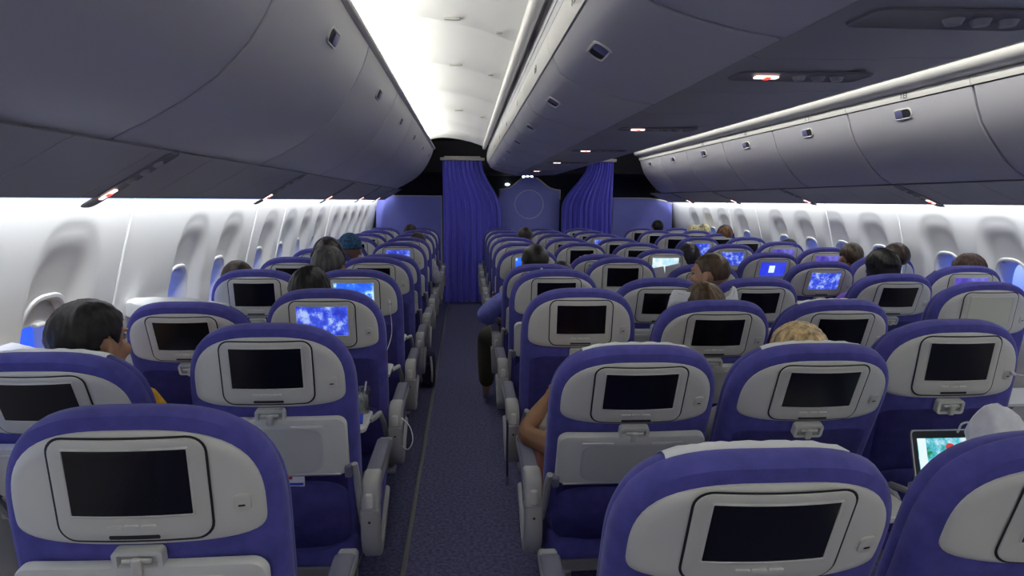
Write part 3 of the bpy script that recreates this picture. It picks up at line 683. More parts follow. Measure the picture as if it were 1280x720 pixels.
def make_seat(col, row, x, y, ang, scr, tray, cover, arms, word, mag=False):
    st = TXT.get(scr, 'lit flight map')
    lab = '%s, %s row, %s, tray %s' % (word, ORD[row].replace(' nearest', ''), st, 'up' if tray else 'down')
    root = empty('passenger_seat', (x, y, 0), lab, 'seat', 'blue cabin seats with grey back shells')
    B = Matrix.Translation(PV) @ Matrix.Rotation(radians(-ang), 4, 'X') @ Matrix.Translation(-PV)
    B = Matrix.Translation(PV) @ Matrix.Rotation(radians(ang), 4, 'X') @ Matrix.Translation(-PV)
    part('back_cover', 'back', root, B); part('backrest_cushion', 'cush', root, B)
    sh = part('back_shell', 'shell', root, B)
    part('headphone_socket', 'jack', sh); part('socket_hole', 'jackhole', sh); part('monitor_groove', 'gasket', sh)
    mo = part('monitor', 'mon', root, B)
    part('screen_bezel', 'bez', mo); part('screen', 'screen', mo, None, SCR[scr])
    far = y > 5.5
    if not far:
        for i in range(3): part('control_button', 'btn%d' % i, mo)
        part('release_slot', 'slot', mo)
    la = part('tray_latch', 'latch', root, B); part('latch_tab', 'latch_tab', la)
    if tray:
        t = part('tray_table', 'tray', root, B); part('tray_recess', 'tray_in', t)
        if not far:
            for s in (-1, 1): part('tray_ridge', 'tray_rib%d' % s, t)
        part('tray_bar', 'tray_bar', root, B)
        for s in (-1, 1): part('tray_hinge', 'lug%d' % s, root, B); part('tray_arm', 'tarm%d' % s, root, B)
    else:
        part('tray_table', 'tray_down', root)
        for s in (-1, 1): part('tray_arm', 'darm%d' % s, root)
    part('lower_back_panel', 'lower', root, B)
    part('literature_pocket', 'pocket', root, B)
    if cover: part('headrest_cover', 'cover', root, B)['label'] = 'white cloth draped over the top of the headrest'
    part('seat_cushion', 'cushion', root); part('seat_pan', 'pan', root)
    for k in range(4): part('leg', 'leg%d' % k, root)
    for ax, aisle in arms:
        T = Matrix.Translation((ax, 0, 0))
        a = part('armrest', 'arm', root, T); part('armrest_pad', 'pad', a); c = part('hinge_cover', 'cap', root, T); part('button_cover', 'capbtn', c)
        if aisle:
            s = part('armrest_shroud', 'shroud', root, T); part('screw', 'screw', s); part('side_panel', 'side', root, T)
    return root
U, R_ = 10, 21.5
SEATS = {}
XC = {'B': -1.095, 'C': -.585, 'D': .485, 'E': 1.03, 'F': 1.55, 'G': 2.45, 'H': 2.965}
WORD = {'B': 'Left window seat', 'C': 'Left aisle seat', 'D': 'Centre block left seat', 'E': 'Centre block middle seat', 'F': 'Centre block right seat', 'G': 'Far right block aisle seat', 'H': 'Far right window seat'}
# per column: (angle, screen, tray up, cover)
T_ = {
 'C': [(8, 'off', 1, 0), (U, 'off', 1, 0), (U, 'map0', 0, 0), (U, 'cyan', 0, 0), (U, 'off', 0, 0), (R_, 'off', 1, 0), (U, 'map1', 1, 0), (U, 'off', 1, 0), (U, 'off', 1, 0), (U, 'off', 1, 0), (U, 'off', 1, 0)],
 'B': [(U, 'off', 1, 0), (24.5, 'off', 1, 1), (R_, 'off', 0, 1), (U, 'off', 1, 0), (U, 'off', 1, 0), (U, 'off', 1, 0), (U, 'map2', 1, 0), (U, 'off', 1, 0), (U, 'off', 1, 0), (U, 'violet', 1, 0), (U, 'off', 1, 0)],
 'D': [(21, 'off', 1, 1), (23.5, 'off', 1, 1), (U, 'off', 0, 0), (U, 'off', 1, 0), (R_, 'off', 1, 0), (U, 'cyan', 1, 0), (U, 'off', 1, 0), (U, 'off', 1, 0), (U, 'cyan', 1, 0), (U, 'off', 1, 0), (U, 'off', 1, 0)],
 'E': [(19, 'off', 0, 0), (23.5, 'off', 0, 1), (R_, 'off', 1, 0), (R_, 'off', 1, 0), (U, 'off', 1, 0), (R_, 'off', 1, 1), (U, 'off', 1, 0), (U, 'off', 1, 0), (U, 'violet', 1, 0), (U, 'off', 1, 0), (U, 'off', 1, 0)],
 'F': [(U, 'off', 0, 0), (U, 'off', 0, 0), (R_, 'off', 1, 1), (R_, 'off', 1, 0), (R_, 'off', 1, 0), (U, 'pale', 1, 0), (U, 'off', 1, 0), (U, 'off', 1, 0), (U, 'map3', 1, 0), (U, 'off', 1, 0), (U, 'off', 1, 0)],
 'G': [(U, 'blank', 0, 0), (R_, 'off', 0, 0), (R_, 'map4', 1, 0), (R_, 'blue', 0, 0), (R_-4, 'map5', 0, 0), (U, 'map1', 0, 0), (U, 'off', 1, 0), (U, 'off', 1, 0), (U, 'off', 1, 0)],
 'H': [(U, 'off', 1, 0), (U, 'violet', 1, 1), (U, 'cyan', 1, 0), (U, 'violet', 1, 0), (U, 'violet', 1, 0), (U, 'off', 1, 0), (U, 'off', 1, 0), (U, 'off', 1, 0), (U, 'off', 1, 0)]}
for c, rows in T_.items():
    for r, (ang, scr, tr, cv) in enumerate(rows):
        if (c in 'BF' and r == 0) or (c == 'H' and r == 0): continue
        y = (3.0 if c in 'GH' else 1.2)+.8*r
        arms = {'B': [(-.255, 0)], 'C': [(-.26, 0), (.278, 1)], 'D': [(-.278, 1)], 'E': [(-.26, 0)], 'F': [(-.26, 0), (.278, 1)], 'G': [(-.278, 1)], 'H': [(-.25, 0), (.25, 0)]}[c]
        dx = {('B', 1): -.05, ('E', 0): .03, ('D', 0): .005, ('D', 1): .012}.get((c, r), 0); y += {('C', 0): -.05, ('D', 0): -.08, ('E', 0): -.08}.get((c, r), 0)
        SEATS[c, r] = make_seat(c, r, XC[c]+dx, y, ang, scr, tr, cv, arms, WORD[c])

# ---------------------------------------------------------------- people
def ray(px, py, Y):
    """the world point of the plane y = Y on which a point of the cabin lies"""
    d = fw*F_PX+r2*(px-640)-u2*(py-360); t = Y/d.y; return Vector((d.x*t, Y, EYE+d.z*t))
def evalmesh(o, name):
    dg = bpy.context.evaluated_depsgraph_get(); me = bpy.data.meshes.new_from_object(o.evaluated_get(dg)); me.name = name
    old = o.data; bpy.data.objects.remove(o); bpy.data.meshes.remove(old); return me
def skin(chains, name, sub=1):
    """chains: lists of (x,y,z,r) sharing points by position; first point is the root"""
    idx = {}; V = []; Rr = []; Ed = []
    for ch in chains:
        prev = None
        for p in ch:
            k = tuple(round(a, 4) for a in p[:3])
            if k not in idx: idx[k] = len(V); V.append(p[:3]); Rr.append(p[3])
            if prev is not None and prev != idx[k]: Ed.append((prev, idx[k]))
            prev = idx[k]
    me = bpy.data.meshes.new('tmp'); me.from_pydata(V, Ed, []); o = bpy.data.objects.new('tmp', me); COL.objects.link(o)
    md = o.modifiers.new('s', 'SKIN'); md.use_smooth_shade = True
    sv = me.skin_vertices[0].data if me.skin_vertices else None
    if sv is None:
        bpy.context.view_layer.objects.active = o; me.attributes; 
        bpy.ops.object.select_all(action='DESELECT'); o.select_set(True); bpy.ops.object.modifier_remove(modifier='s'); bpy.ops.object.modifier_add(type='SKIN'); sv = me.skin_vertices[0].data
        o.modifiers[0].use_smooth_shade = True
    for i, r in enumerate(Rr):
        sv[i].radius = r if isinstance(r, tuple) else (r, r); sv[i].use_root = (i == 0)
    ss = o.modifiers.new('ss', 'SUBSURF'); ss.levels = sub; ss.render_levels = sub
    bpy.context.view_layer.update()
    return evalmesh(o, name)
def remesh(me, vox, name, m):
    o = bpy.data.objects.new('tmp', me); COL.objects.link(o)
    r = o.modifiers.new('r', 'REMESH'); r.mode = 'VOXEL'; r.voxel_size = vox; r.use_smooth_shade = True
    sm = o.modifiers.new('sm', 'SMOOTH'); sm.iterations = 3; sm.factor = .5
    bpy.context.view_layer.update(); me2 = evalmesh(o, name); me2.materials.clear(); me2.materials.append(m)
    for p in me2.polygons: p.use_smooth = True
    return me2
def headpoints(bm, c, rz, s=1.0):
    R = Matrix.Rotation(rz, 4, 'Z'); before = set(bm.verts)
    ball(bm, (0, -.012, .02), (.075, .094, .088), 24); ball(bm, (0, .030, -.045), (.056, .062, .062), 20)
    ball(bm, (0, .060, -.085), (.028, .026, .020), 14); ball(bm, (0, .094, -.022), (.012, .020, .017), 12); ball(bm, (0, .086, .0), (.009, .014, .026), 12)
    ball(bm, (0, .083, -.055), (.024, .012, .006), 12); ball(bm, (0, .082, -.065), (.021, .011, .007), 12); ball(bm, (0, .077, .022), (.050, .018, .010), 14)
    for sx in (-1, 1): ball(bm, (sx*.078, -.008, -.012), (.009, .019, .031), 12, Matrix.Rotation(sx*.25, 3, 'Z')); ball(bm, (sx*.040, .062, -.03), (.022, .024, .022), 12)
    vs = [v for v in bm.verts if v not in before]
    bmesh.ops.scale(bm, vec=(s, s, s), verts=vs); bmesh.ops.rotate(bm, cent=(0, 0, 0), matrix=R, verts=vs); bmesh.ops.translate(bm, vec=c, verts=vs)
def hand(w, dirv, side, palm_down=True):
    """five finger chains leaving the wrist point w"""
    d = Vector(dirv).normalized(); n = Vector((0, 0, 1)); lat = d.cross(n).normalized()*side; n = lat.cross(d).normalized()*side
    if n.z < 0: n = -n
    w = Vector(w); P = w+d*.05; ch = []
    for k, (o, L) in enumerate(((-.030, .068), (-.011, .078), (.009, .072), (.028, .058))):
        b = w+d*.085+lat*o; ch.append([(*w, .022), (*P, (.024)), (*b, .0095), (*(b+d*L*.45-n*.006), .0085), (*(b+d*L*.8-n*.022), .0078), (*(b+d*L*.95-n*.036), .007)])
    th = P-lat*.026-d*.01; ch.append([(*P, .024), (*th, .012), (*(th-lat*.022+d*.03-n*.006), .0098), (*(th-lat*.026+d*.055-n*.012), .0082)])
    return ch
def person(px, ytop, Y, label, hair='short', hcol=(.012, .010, .010), skinc=(.42, .24, .15), cloth=(.06, .06, .07), rz=0, seaty=None, near=False, hs=1.0, arms=None, sleeve=True, legs=True, trousers=(.03, .03, .045), seatx=None, splay=0, fat=0, group='passengers seen from behind'):
    top = ray(px, ytop, Y); hc = Vector((top.x, Y, top.z-.118*hs))
    sx0 = seatx if seatx is not None else top.x; by = (seaty if seaty is not None else Y-.20)
    root = empty('person', (sx0, by, 0), label, 'person', group)
    h = hc-root.location
    k = (h.z-.14-.52)/.48                     # torso length scale
    def T(x, y, z): return (x+h.x*sstep(.6, 1.0, (z-.52)/.48), y+(h.y-.20)*sstep(.2, 1.0, (z-.52)/.48), .52+(z-.52)*k if z > .52 else z)
    hip = (*T(0, .30, .54), (.145, .115)); ws = (*T(0, .275, .68), (.125, .095)); chst = (*T(0, .235, .84), (.15, .105)); nb = (*T(0, .205, .96), (.085, .07)); nk = (h.x, h.y-.01, h.z-.10, .052); nk2 = (h.x, h.y-.01, h.z-.03, .05)
    A = arms or [((-.215, .30, .74), (-.17, .52, .70)), ((.215, .30, .74), (.17, .52, .70))]
    torso = [[hip, ws, chst, nb, nk, nk2]]; limbs = []; hands = []
    for i, sd in enumerate((-1, 1)):
        e, w = A[i]; sh = (*T(sd*.165, .215, .92), .058)
        arm = [chst, sh, ((sh[0]+e[0])/2, (sh[1]+e[1])/2, (sh[2]+e[2])/2, .046), (*e, .040), ((e[0]+w[0])/2, (e[1]+w[1])/2, (e[2]+w[2])/2, .036), (*w, .025)]
        limbs.append(arm); hands += hand(w, (w[0]-e[0], w[1]-e[1], (w[2]-e[2])), sd)
    lg = []
    for sd in (-1, 1):
        q = -splay if sd < 0 else 0
        lg.append([hip, (sd*.085+q*.2, .36, .53, .085), (sd*.10+q*.6, .56, .53, .075), (sd*.11+q, .74, .53, .056), (sd*.11+q, .75, .32, .05), (sd*.11+q, .79, .10, .036), (sd*.11+q, .88, .045, .034), (sd*.11+q, .94, .035, .024)])
    me = skin(torso+limbs+hands+lg, 'b', 1); bm = bmesh.new(); bm.from_mesh(me); bpy.data.meshes.remove(me)
    headpoints(bm, h, rz, hs); me = bpy.data.meshes.new('b'); bm.to_mesh(me); bm.free()
    sm = mat('skin', skinc, .55, var=.06, vscale=20)
    link('body', remesh(me, .0065 if near else .010, 'body', sm), None, root)
    g = .012
    grow = lambda ch: [(*p[:3], tuple(a+g for a in p[3]) if isinstance(p[3], tuple) else p[3]+g) for p in ch]
    up_ = [[hip, ws, chst, (*nb[:3], (.088, .072))]]+[(a if sleeve else a[:3]) for a in limbs]
    g += fat
    me = skin([grow(c) for c in up_], 'shirt', 2); me.materials.clear(); me.materials.append(mat('shirt_cloth', cloth, .85, bump=.4, bscale=90, var=.15, vscale=25)); link('shirt', me, None, root)
    if legs:
        me = skin([grow(c[:6]) for c in lg], 'trousers', 2); me.materials.clear(); me.materials.append(mat('trouser_cloth', trousers, .85, bump=.3, bscale=90)); link('trousers', me, None, root)
    # hair
    if hair:
        bm = bmesh.new(); r = bmesh.ops.create_icosphere(bm, subdivisions=5 if near else 4, radius=1)
        th = {'short': 1.11, 'shaved': 1.035, 'long': 1.17, 'beanie': 1.14, 'cap': 1.15, 'curly': 1.22}[hair]
        rnd = random.Random(int(px*7+ytop))
        ph = [rnd.random()*6 for _ in range(6)]
        kill = []
        for v in bm.verts:
            p = v.co.copy(); az = math.atan2(p.x, -p.y)       # 0 at the back
            low = lerp_tab([(0, -.88), (.7, -.86), (1.1, -.66), (1.30, -.10), (1.5, .02), (1.62, -.22), (1.78, -.30), (1.95, .10), (2.2, .34), (3.2, .46)], abs(az))+.03*sin(31*az+ph[0])
            if hair == 'long' and abs(az) < 1.9: low = -2
            if hair in ('beanie', 'cap'): low = -.25
            if p.z < low: kill.append(v); continue
            d = th-.10*max(0, -p.z) if hair != 'long' else th
            if hair in ('short', 'long', 'curly'): d += (.018*sin(9*az+5*p.z+ph[0])*sin(11*p.z+ph[1])+.014*sin(23*az+ph[2]+3*p.z)+.012*rnd.random())*(1.6 if hair == 'curly' else 1)
            if hair == 'beanie': d += .012*sin(40*az)
            z = p.z*.088*d; x = p.x*.075*d*(1.02 if hair != 'long' else 1.10); y = p.y*.094*d
            if p.z < -.3 and hair == 'short': x *= .93; y *= .95
            if hair == 'long' and p.z < 0: z = z*3.0; x = (.085 if x > 0 else -.085)*min(1, abs(p.x)*1.15)*(1+.05*sin(z*40+az*6)); y = y if y > 0 else -.10*abs(p.y)**.5
            v.co = Vector((x, y-.012, z+.02))
        bmesh.ops.delete(bm, geom=kill, context='VERTS')
        bm.transform(Matrix.Translation(h) @ Matrix.Rotation(rz, 4, 'Z') @ Matrix.Scale(hs, 4))
        nm = {'beanie': 'knitted_cap', 'cap': 'knitted_cap'}.get(hair, 'hair')
        hm = mat('hair', hcol, .42 if hair not in ('beanie', 'cap') else .9, bump=.9, bscale=90, var=.55, vscale=55, spec=.35)
        if hair not in ('beanie', 'cap'):
            nt2 = hm.node_tree; tcn = [n for n in nt2.nodes if n.type == 'TEX_COORD'][0]; mpn = nd(nt2, 'ShaderNodeMapping'); mpn.inputs['Scale'].default_value = (1, 1, .12)
            mpn.inputs['Rotation'].default_value = (.35, .2, 0)
            nt2.links.new(tcn.outputs['Object'], mpn.inputs[0])
            for n in nt2.nodes:
                if n.type == 'TEX_NOISE': nt2.links.new(mpn.outputs[0], n.inputs['Vector'])
        o = link(nm, fin(bm, nm, hm, angle=180), None, root)
        so = o.modifiers.new('s', 'SOLIDIFY'); so.thickness = .006; so.offset = -1
    if near:
        for sx in (-1, 1):
            bm = bmesh.new(); ball(bm, (sx*.031, .074, .004), (.011, .010, .009), 14); bm.transform(Matrix.Translation(h) @ Matrix.Rotation(rz, 4, 'Z') @ Matrix.Scale(hs, 4))
            link('eye', fin(bm, 'eye', mat('eye', (.3, .28, .26), .2)), None, root)
    return root, h
BLK = (.012, .010, .010); DBR = (.030, .020, .014); GRY = (.07, .07, .068)
person(110, 373, 2.13, 'dark haired person in yellow top beside the nearest left window, head turned right', hair='short', hcol=BLK, skinc=(.45, .25, .15), cloth=(.75, .42, .02), rz=-.33, seaty=1.97, near=True, hs=1.14, seatx=-1.19)
person(297, 325, 3.90, 'dark haired person by the left window, only crown of head above seat', hcol=DBR, seaty=3.62, seatx=-1.10, cloth=(.3, .3, .32))
person(387, 332, 3.02, 'black haired person just left of the map screen, nearest of the left aisle heads', hcol=BLK, seaty=2.80, seatx=-.62, near=True, cloth=(.5, .5, .5), hs=1.05)
person(410, 306, 3.86, 'person with greying hair, second head along the left block', hair='short', hcol=GRY, seaty=3.62, seatx=-.70, cloth=(.1, .1, .12), hs=1.08)
p4 = person(410, 298, 4.62, 'dark haired person wearing headphones behind the greying head', hcol=DBR, seaty=4.4, seatx=-1.02, cloth=(.2, .2, .2), hs=1.05)
person(437, 291, 5.4, 'person in a dark blue knitted cap on the left side', hair='beanie', hcol=(.03, .09, .17), seaty=5.2, seatx=-.98, cloth=(.02, .03, .06), hs=1.1)
person(513, 280, 8.55, 'dark head above the far left aisle seats, against the bulkhead', hcol=DBR, seaty=8.35, seatx=-.66)
person(522, 290, 7.0, 'dark head in front of the far left seats, slightly lower and nearer', hcol=DBR, seaty=6.8, seatx=-.56, cloth=(.45, .46, .5), arms=[((-.215, .30, .74), (-.17, .52, .70)), ((.265, .26, .72), (.27, .50, .70))])
person(656, 284, 7.55, 'dark haired person in centre block beside the far lit screens', hcol=DBR, seaty=7.35, seatx=.60)
person(669, 305, 4.62, 'black haired person with thinning crown, blue checked shirt, arm out in the aisle', hcol=BLK, seaty=4.40, seatx=.46, cloth=(.17, .19, .55), hs=1.1, splay=.19, fat=.012, trousers=(.055, .05, .03), arms=[((-.34, .22, .76), (-.26, .46, .70)), ((.215, .30, .74), (.17, .52, .70))])
person(701, 326, 4.62, 'dark hair just visible between two centre seats', hcol=BLK, seaty=4.4, seatx=.80)
person(861, 303, 5.3, 'dark haired person behind the pale lit screen', hcol=(.02, .02, .03), seaty=5.1, seatx=1.60, cloth=(.1, .1, .14), hs=1.05)
person(888, 314, 3.72, 'man with shaved brown hair, head turned left, ear stud', hair='shaved', hcol=(.075, .045, .028), skinc=(.50, .29, .19), rz=.85, seaty=3.5, seatx=1.3, near=True, cloth=(.10, .08, .05), hs=1.08)
ph_, hh = person(880, 355, 2.98, 'person with curly brown hair and pale hood down, centre block', hair='curly', hcol=(.075, .045, .022), seaty=2.78, seatx=1.02, near=True, cloth=(.55, .57, .62), hs=1.0)
person(999, 401, 2.12, 'blond haired person behind the white headrest cloth, centre middle seat', hair='short', hcol=(.48, .35, .18), skinc=(.5, .3, .2), seaty=1.95, seatx=.995, near=True, cloth=(.3, .3, .33), hs=1.05)
person(1103, 311, 4.05, 'person with long straight black hair in the right aisle seats', hair='long', hcol=(.010, .009, .009), seaty=3.85, seatx=2.42, cloth=(.16, .07, .50), near=True, hs=.98)
person(1120, 303, 4.68, 'dark brown haired person beside a window, behind the long black hair', hcol=(.035, .02, .014), seaty=4.48, seatx=2.84)
person(1064, 303, 5.2, 'brown haired person beside a right window, head half hidden', hcol=(.07, .05, .035), seaty=5.0, seatx=2.84)
person(985, 298, 6.4, 'black hair showing above the right window seats', hcol=BLK, seaty=6.2, seatx=2.84)
person(1211, 316, 3.98, 'reddish brown haired person against the white sky of a right window', hcol=(.045, .018, .012), seaty=3.78, seatx=2.90, near=True, hs=1.05)
pw = person(906, 282, 7.9, 'person with auburn hair and dark headphones on the right', hair='short', hcol=(.16, .075, .03), seaty=7.7, seatx=2.86)
for i, px in enumerate((867, 880)):
    person(px, 281-i, 9.0+.1*i, ('left' if i == 0 else 'right')+' of two pale yellow capped heads at the far right wall', hair='cap', hcol=(.62, .55, .30), seaty=8.8+.1*i, seatx=(2.70, 2.93)[i], cloth=(.4, .35, .2))
person(822, 275, 9.7, 'black haired person before the right bulkhead', hcol=BLK, seaty=9.5, seatx=2.62)
# passenger beyond the second centre aisle seat: only arm and peach clothes show
person(782, 470, 2.32, 'person in peach clothes, brown forearm on the armrest, behind a centre seat', hcol=BLK, skinc=(.24, .12, .055), seaty=2.12, seatx=.47, near=True, cloth=(.80, .32, .24), sleeve=False, trousers=(.80, .32, .24), legs=True, arms=[((-.26, .30, .69), (-.14, .52, .76)), ((.215, .30, .74), (.17, .52, .70))], hs=.98)
# headphones on two heads
for root, h, s, lab in ((p4[0], p4[1], 1.05, 'black over-ear headphones on the head behind the greying one'), (pw[0], pw[1], 1.0, 'dark headphones on the auburn haired head')):
    r = empty('headphones', root.location+Vector(h), lab, 'headphones')
    bm = bmesh.new(); tube(bm, [(.096*cos(a)*s, -.01, (.115*sin(a)+.01)*s) for a in [pi*k/20 for k in range(21)]], .007, 8); link('headband', fin(bm, 'headband', M['pad']), None, r)
    for sx in (-1, 1):
        bm = bmesh.new(); ball(bm, (sx*.095*s, -.01, -.005), (.018, .034, .040), 14); link('ear_cup', fin(bm, 'ear_cup', M['dark']), None, r)

# ---------------------------------------------------------------- loose things
def at(px, py, Y): return ray(px, py, Y)
# tumbler, straw and snack packet on the let-down tray of the left aisle seat with the map
tx, ty, tz = SEATS['C', 2].location.x, SEATS['C', 2].location.y, .697
g = bpy.data.materials.new('clear_plastic'); g.use_nodes = True; nt = g.node_tree; nt.nodes.remove(nt.nodes['Principled BSDF'])
t_ = nd(nt, 'ShaderNodeBsdfTransparent'); t_.inputs[0].default_value = (.8, .82, .85, 1); gg = nd(nt, 'ShaderNodeBsdfGlossy'); gg.inputs[1].default_value = .12; mx = nd(nt, 'ShaderNodeMixShader'); mx.inputs[0].default_value = .22
nt.links.new(t_.outputs[0], mx.inputs[1]); nt.links.new(gg.outputs[0], mx.inputs[2]); nt.links.new(mx.outputs[0], nt.nodes['Material Output'].inputs[0])
def lathe(bm, prof, n=28):
    L = [[bm.verts.new((r*cos(2*pi*k/n), r*sin(2*pi*k/n), z)) for k in range(n)] for r, z in prof]
    for A, B in zip(L, L[1:]):
        for k in range(n): bm.faces.new((A[k], A[(k+1) % n], B[(k+1) % n], B[k]))
    return L
cup = empty('plastic_cup', (tx+.175, ty-.12, tz), 'clear plastic cup with straw and crumpled napkin on the let-down tray', 'cup')
bm = bmesh.new(); L = lathe(bm, [(.026, 0), (.030, .05), (.036, .10), (.0375, .10), (.035, .098), (.029, .05), (.025, .003)]); bm.faces.new(L[0]); bm.faces.new(L[-1]); link('cup_wall', fin(bm, 'cup_wall', g), None, cup)
bm = bmesh.new(); tube(bm, [(-.008, 0, .01), (.006, .004, .07), (.014, .008, .125)], .0035, 8); link('straw', fin(bm, 'straw', M['white']), None, cup)
bm = bmesh.new(); r = bmesh.ops.create_icosphere(bm, subdivisions=3, radius=.022)
for v in bm.verts: v.co *= 1+.25*sin(v.co.x*300)*sin(v.co.y*260+v.co.z*200)
bm.transform(Matrix.Translation((0, 0, .045)) @ Matrix.Scale(1.5, 4, (0, 0, 1)))
link('napkin', fin(bm, 'napkin', mat('pale_yellow_napkin', (.75, .75, .55), .9)), None, cup)
def packet(loc, size, rz, m, lab, cat, pm, tilt=0, name='snack_packet'):
    r = empty(name, loc, lab, cat, None, rz)
    bm = bmesh.new(); w, h, t = size; n = 12; top = []; bot = []
    for sgn in (1, -1):
        G = [[bm.verts.new((w*(i/n-.5), h*(j/n-.5), sgn*t*max(0, 1-(2*i/n-1)**4)*max(0, 1-(2*j/n-1)**4)+t)) for i in range(n+1)] for j in range(n+1)]
        for j in range(n):
            for i in range(n): bm.faces.new((G[j][i], G[j][i+1], G[j+1][i+1], G[j+1][i]))
    bmesh.ops.remove_doubles(bm, verts=bm.verts, dist=1e-5); bm.transform(Matrix.Rotation(tilt, 4, 'X'))
    b = link('wrapper', fin(bm, 'wrapper', m), None, r)
    if pm:
        bm = bmesh.new(); ball(bm, (-w*.22, 0, t*1.95), (w*.13, h*.2, .0012), 14); bm.transform(Matrix.Rotation(tilt, 4, 'X')); link('printed_emblem', fin(bm, 'printed_emblem', pm), None, b)
        bm = bmesh.new(); box(bm, (-w*.38, 0, t*1.5), (w*.10, h*.5, .0015), .0006); bm.transform(Matrix.Rotation(tilt, 4, 'X')); link('white_print', fin(bm, 'white_print', M['white']), None, b)
    return r
packet((tx+.150, ty-.235, tz+.002), (.085, .065, .010), .1, M['blueprint'], 'small blue snack packet with red and white print beside the plastic cup', 'packet', M['redprint'], .35)
packet((SEATS['D', 2].location.x-.12, ty-.20, tz), (.10, .08, .004), .5, M['paper'], 'crumpled white paper with blue print on the centre block tray', 'paper', M['blueprint'], 0, 'paper_wrapper')
# magazines in the pocket behind the second left aisle seat
sx, sy = SEATS['C', 1].location.x, SEATS['C', 1].location.y
mg = empty('magazine', (sx-.02, sy+.079, .622), 'white magazine with red masthead in the pocket of the second left aisle seat', 'magazine')
bm = bmesh.new(); box(bm, (0, 0, 0), (.21, .010, .19), .002); bm.transform(Matrix.Rotation(.17, 4, 'X')); c = link('cover', fin(bm, 'cover', M['paper']), None, mg)
bm = bmesh.new(); box(bm, (.04, -.0065, .070), (.06, .002, .016), .0005); bm.transform(Matrix.Rotation(.17, 4, 'X')); link('red_masthead', fin(bm, 'red_masthead', M['redprint']), None, c)
bm = bmesh.new(); box(bm, (0, -.0065, .045), (.205, .002, .008), .0005); bm.transform(Matrix.Rotation(.17, 4, 'X')); link('blue_band', fin(bm, 'blue_band', M['blueprint']), None, c)
# tablet on the tray in front of the far right seat of the centre block
p0 = at(1143, 540, 1.80); tb = empty('tablet_computer', (p0.x+.160, 1.80, p0.z-.190), 'slim silver tablet showing a colourful picture, propped on a let-down tray', 'tablet')
Tm = Matrix.Translation((0, 0, 0)) @ Matrix.Rotation(-.30, 4, 'X')
bm = bmesh.new(); loft(bm, rrect(.27, .185, .012, .0925), [(.0, 0), (0, .008)], rings=2); bm.transform(Tm); fr = link('casing', fin(bm, 'casing', M['metal']), None, tb)
bm = bmesh.new(); loft(bm, rrect(.262, .177, .010, .0925), [(0, -.0006), (.0002, 0)], rings=2); bm.transform(Tm); link('bezel', fin(bm, 'bezel', M['dark']), None, fr)
SCR['game'] = screen_mat('colourful_picture_screen', (.10, .60, .75), (.75, .9, 1), (.02, .25, .06), 26, .9, (.50, .62), 3)
bm = bmesh.new(); box(bm, (0, -.0012, .088), (.236, .0012, .145)); bm.transform(Tm); sc = link('display', fin(bm, 'display', SCR['game'], smooth=False), None, tb)
bm = bmesh.new(); box(bm, (-.105, -.0024, .088), (.024, .001, .145)); bm.transform(Tm); link('pale_side_bar', fin(bm, 'bar', M['uibox'], smooth=False), None, sc)
bm = bmesh.new(); ball(bm, (-.02, -.0026, .135), (.014, .001, .010), 12); bm.transform(Tm); link('red_figure', fin(bm, 'red_figure', mat('red_picture_part', (.4, .02, .02), .5, emit=(.8, .08, .08), estr=.6)), None, sc)
# crumpled paper bag
def crumple(name, loc, sc, m, lab, cat, seed=1, sub=4):
    bm = bmesh.new(); bmesh.ops.create_icosphere(bm, subdivisions=sub, radius=1); q = random.Random(seed); D_ = [Vector((q.uniform(-1, 1), q.uniform(-1, 1), q.uniform(-1, 1))).normalized() for _ in range(26)]
    for v in bm.verts:
        d = min(1/max(.05, v.co.dot(k)) * (.80+.25*((i*37) % 10)/10) for i, k in enumerate(D_) if v.co.dot(k) > .2); v.co = v.co*min(d, 1.35)
        v.co = Vector((v.co.x*sc[0], v.co.y*sc[1], v.co.z*sc[2]))
    o = link(name, fin(bm, name, m, angle=25)); o.location = loc; return tag(o, lab, cat)
q = at(1248, 545, 1.72); crumple('paper_bag', (q.x+.02, q.y, .842), (.085, .06, .125), M['paper'], 'crumpled white paper bag beside the tablet', 'paper bag', 4)
q = at(207, 382, 2.98); o = crumple('pillow', (q.x+.01, q.y+.0, q.z-.018), (.215, .07, .060), M['cover'], 'white pillow lying over the left window seat, beside the wall', 'pillow', 8); 
q = at(40, 440, 2.10); crumple('pillow', (q.x-.02, q.y, q.z-.035), (.11, .06, .055), M['cover'], 'white pillow by the nearest left window, beside the dark haired head', 'pillow', 12)
q = at(1196, 337, 3.92); crumple('pillow', (q.x+.06, q.y-.02, q.z-.045), (.15, .05, .05), M['cover'], 'white pillow under the reddish brown head at a right window', 'pillow', 18)
q = at(677, 345, 3.86); crumple('tissue', (q.x, q.y, q.z-.0), (.016, .012, .045), M['paper'], 'small white folded tissue standing on top of a centre aisle seat', 'tissue', 3, 3)
# open book below the pale screen
q = at(832, 345, 4.95); bk = empty('open_book', q, 'open white book held up in front of the pale lit screen', 'book')
for sg in (-1, 1):
    bm = bmesh.new(); box(bm, (sg*.062, abs(.012), 0), (.12, .008, .15), .002); bm.transform(Matrix.Rotation(sg*.25, 4, 'Z') @ Matrix.Rotation(.35, 4, 'X') @ Matrix.Rotation(-.2, 4, 'Y')); link('page_block', fin(bm, 'page_block', M['white']), None, bk)
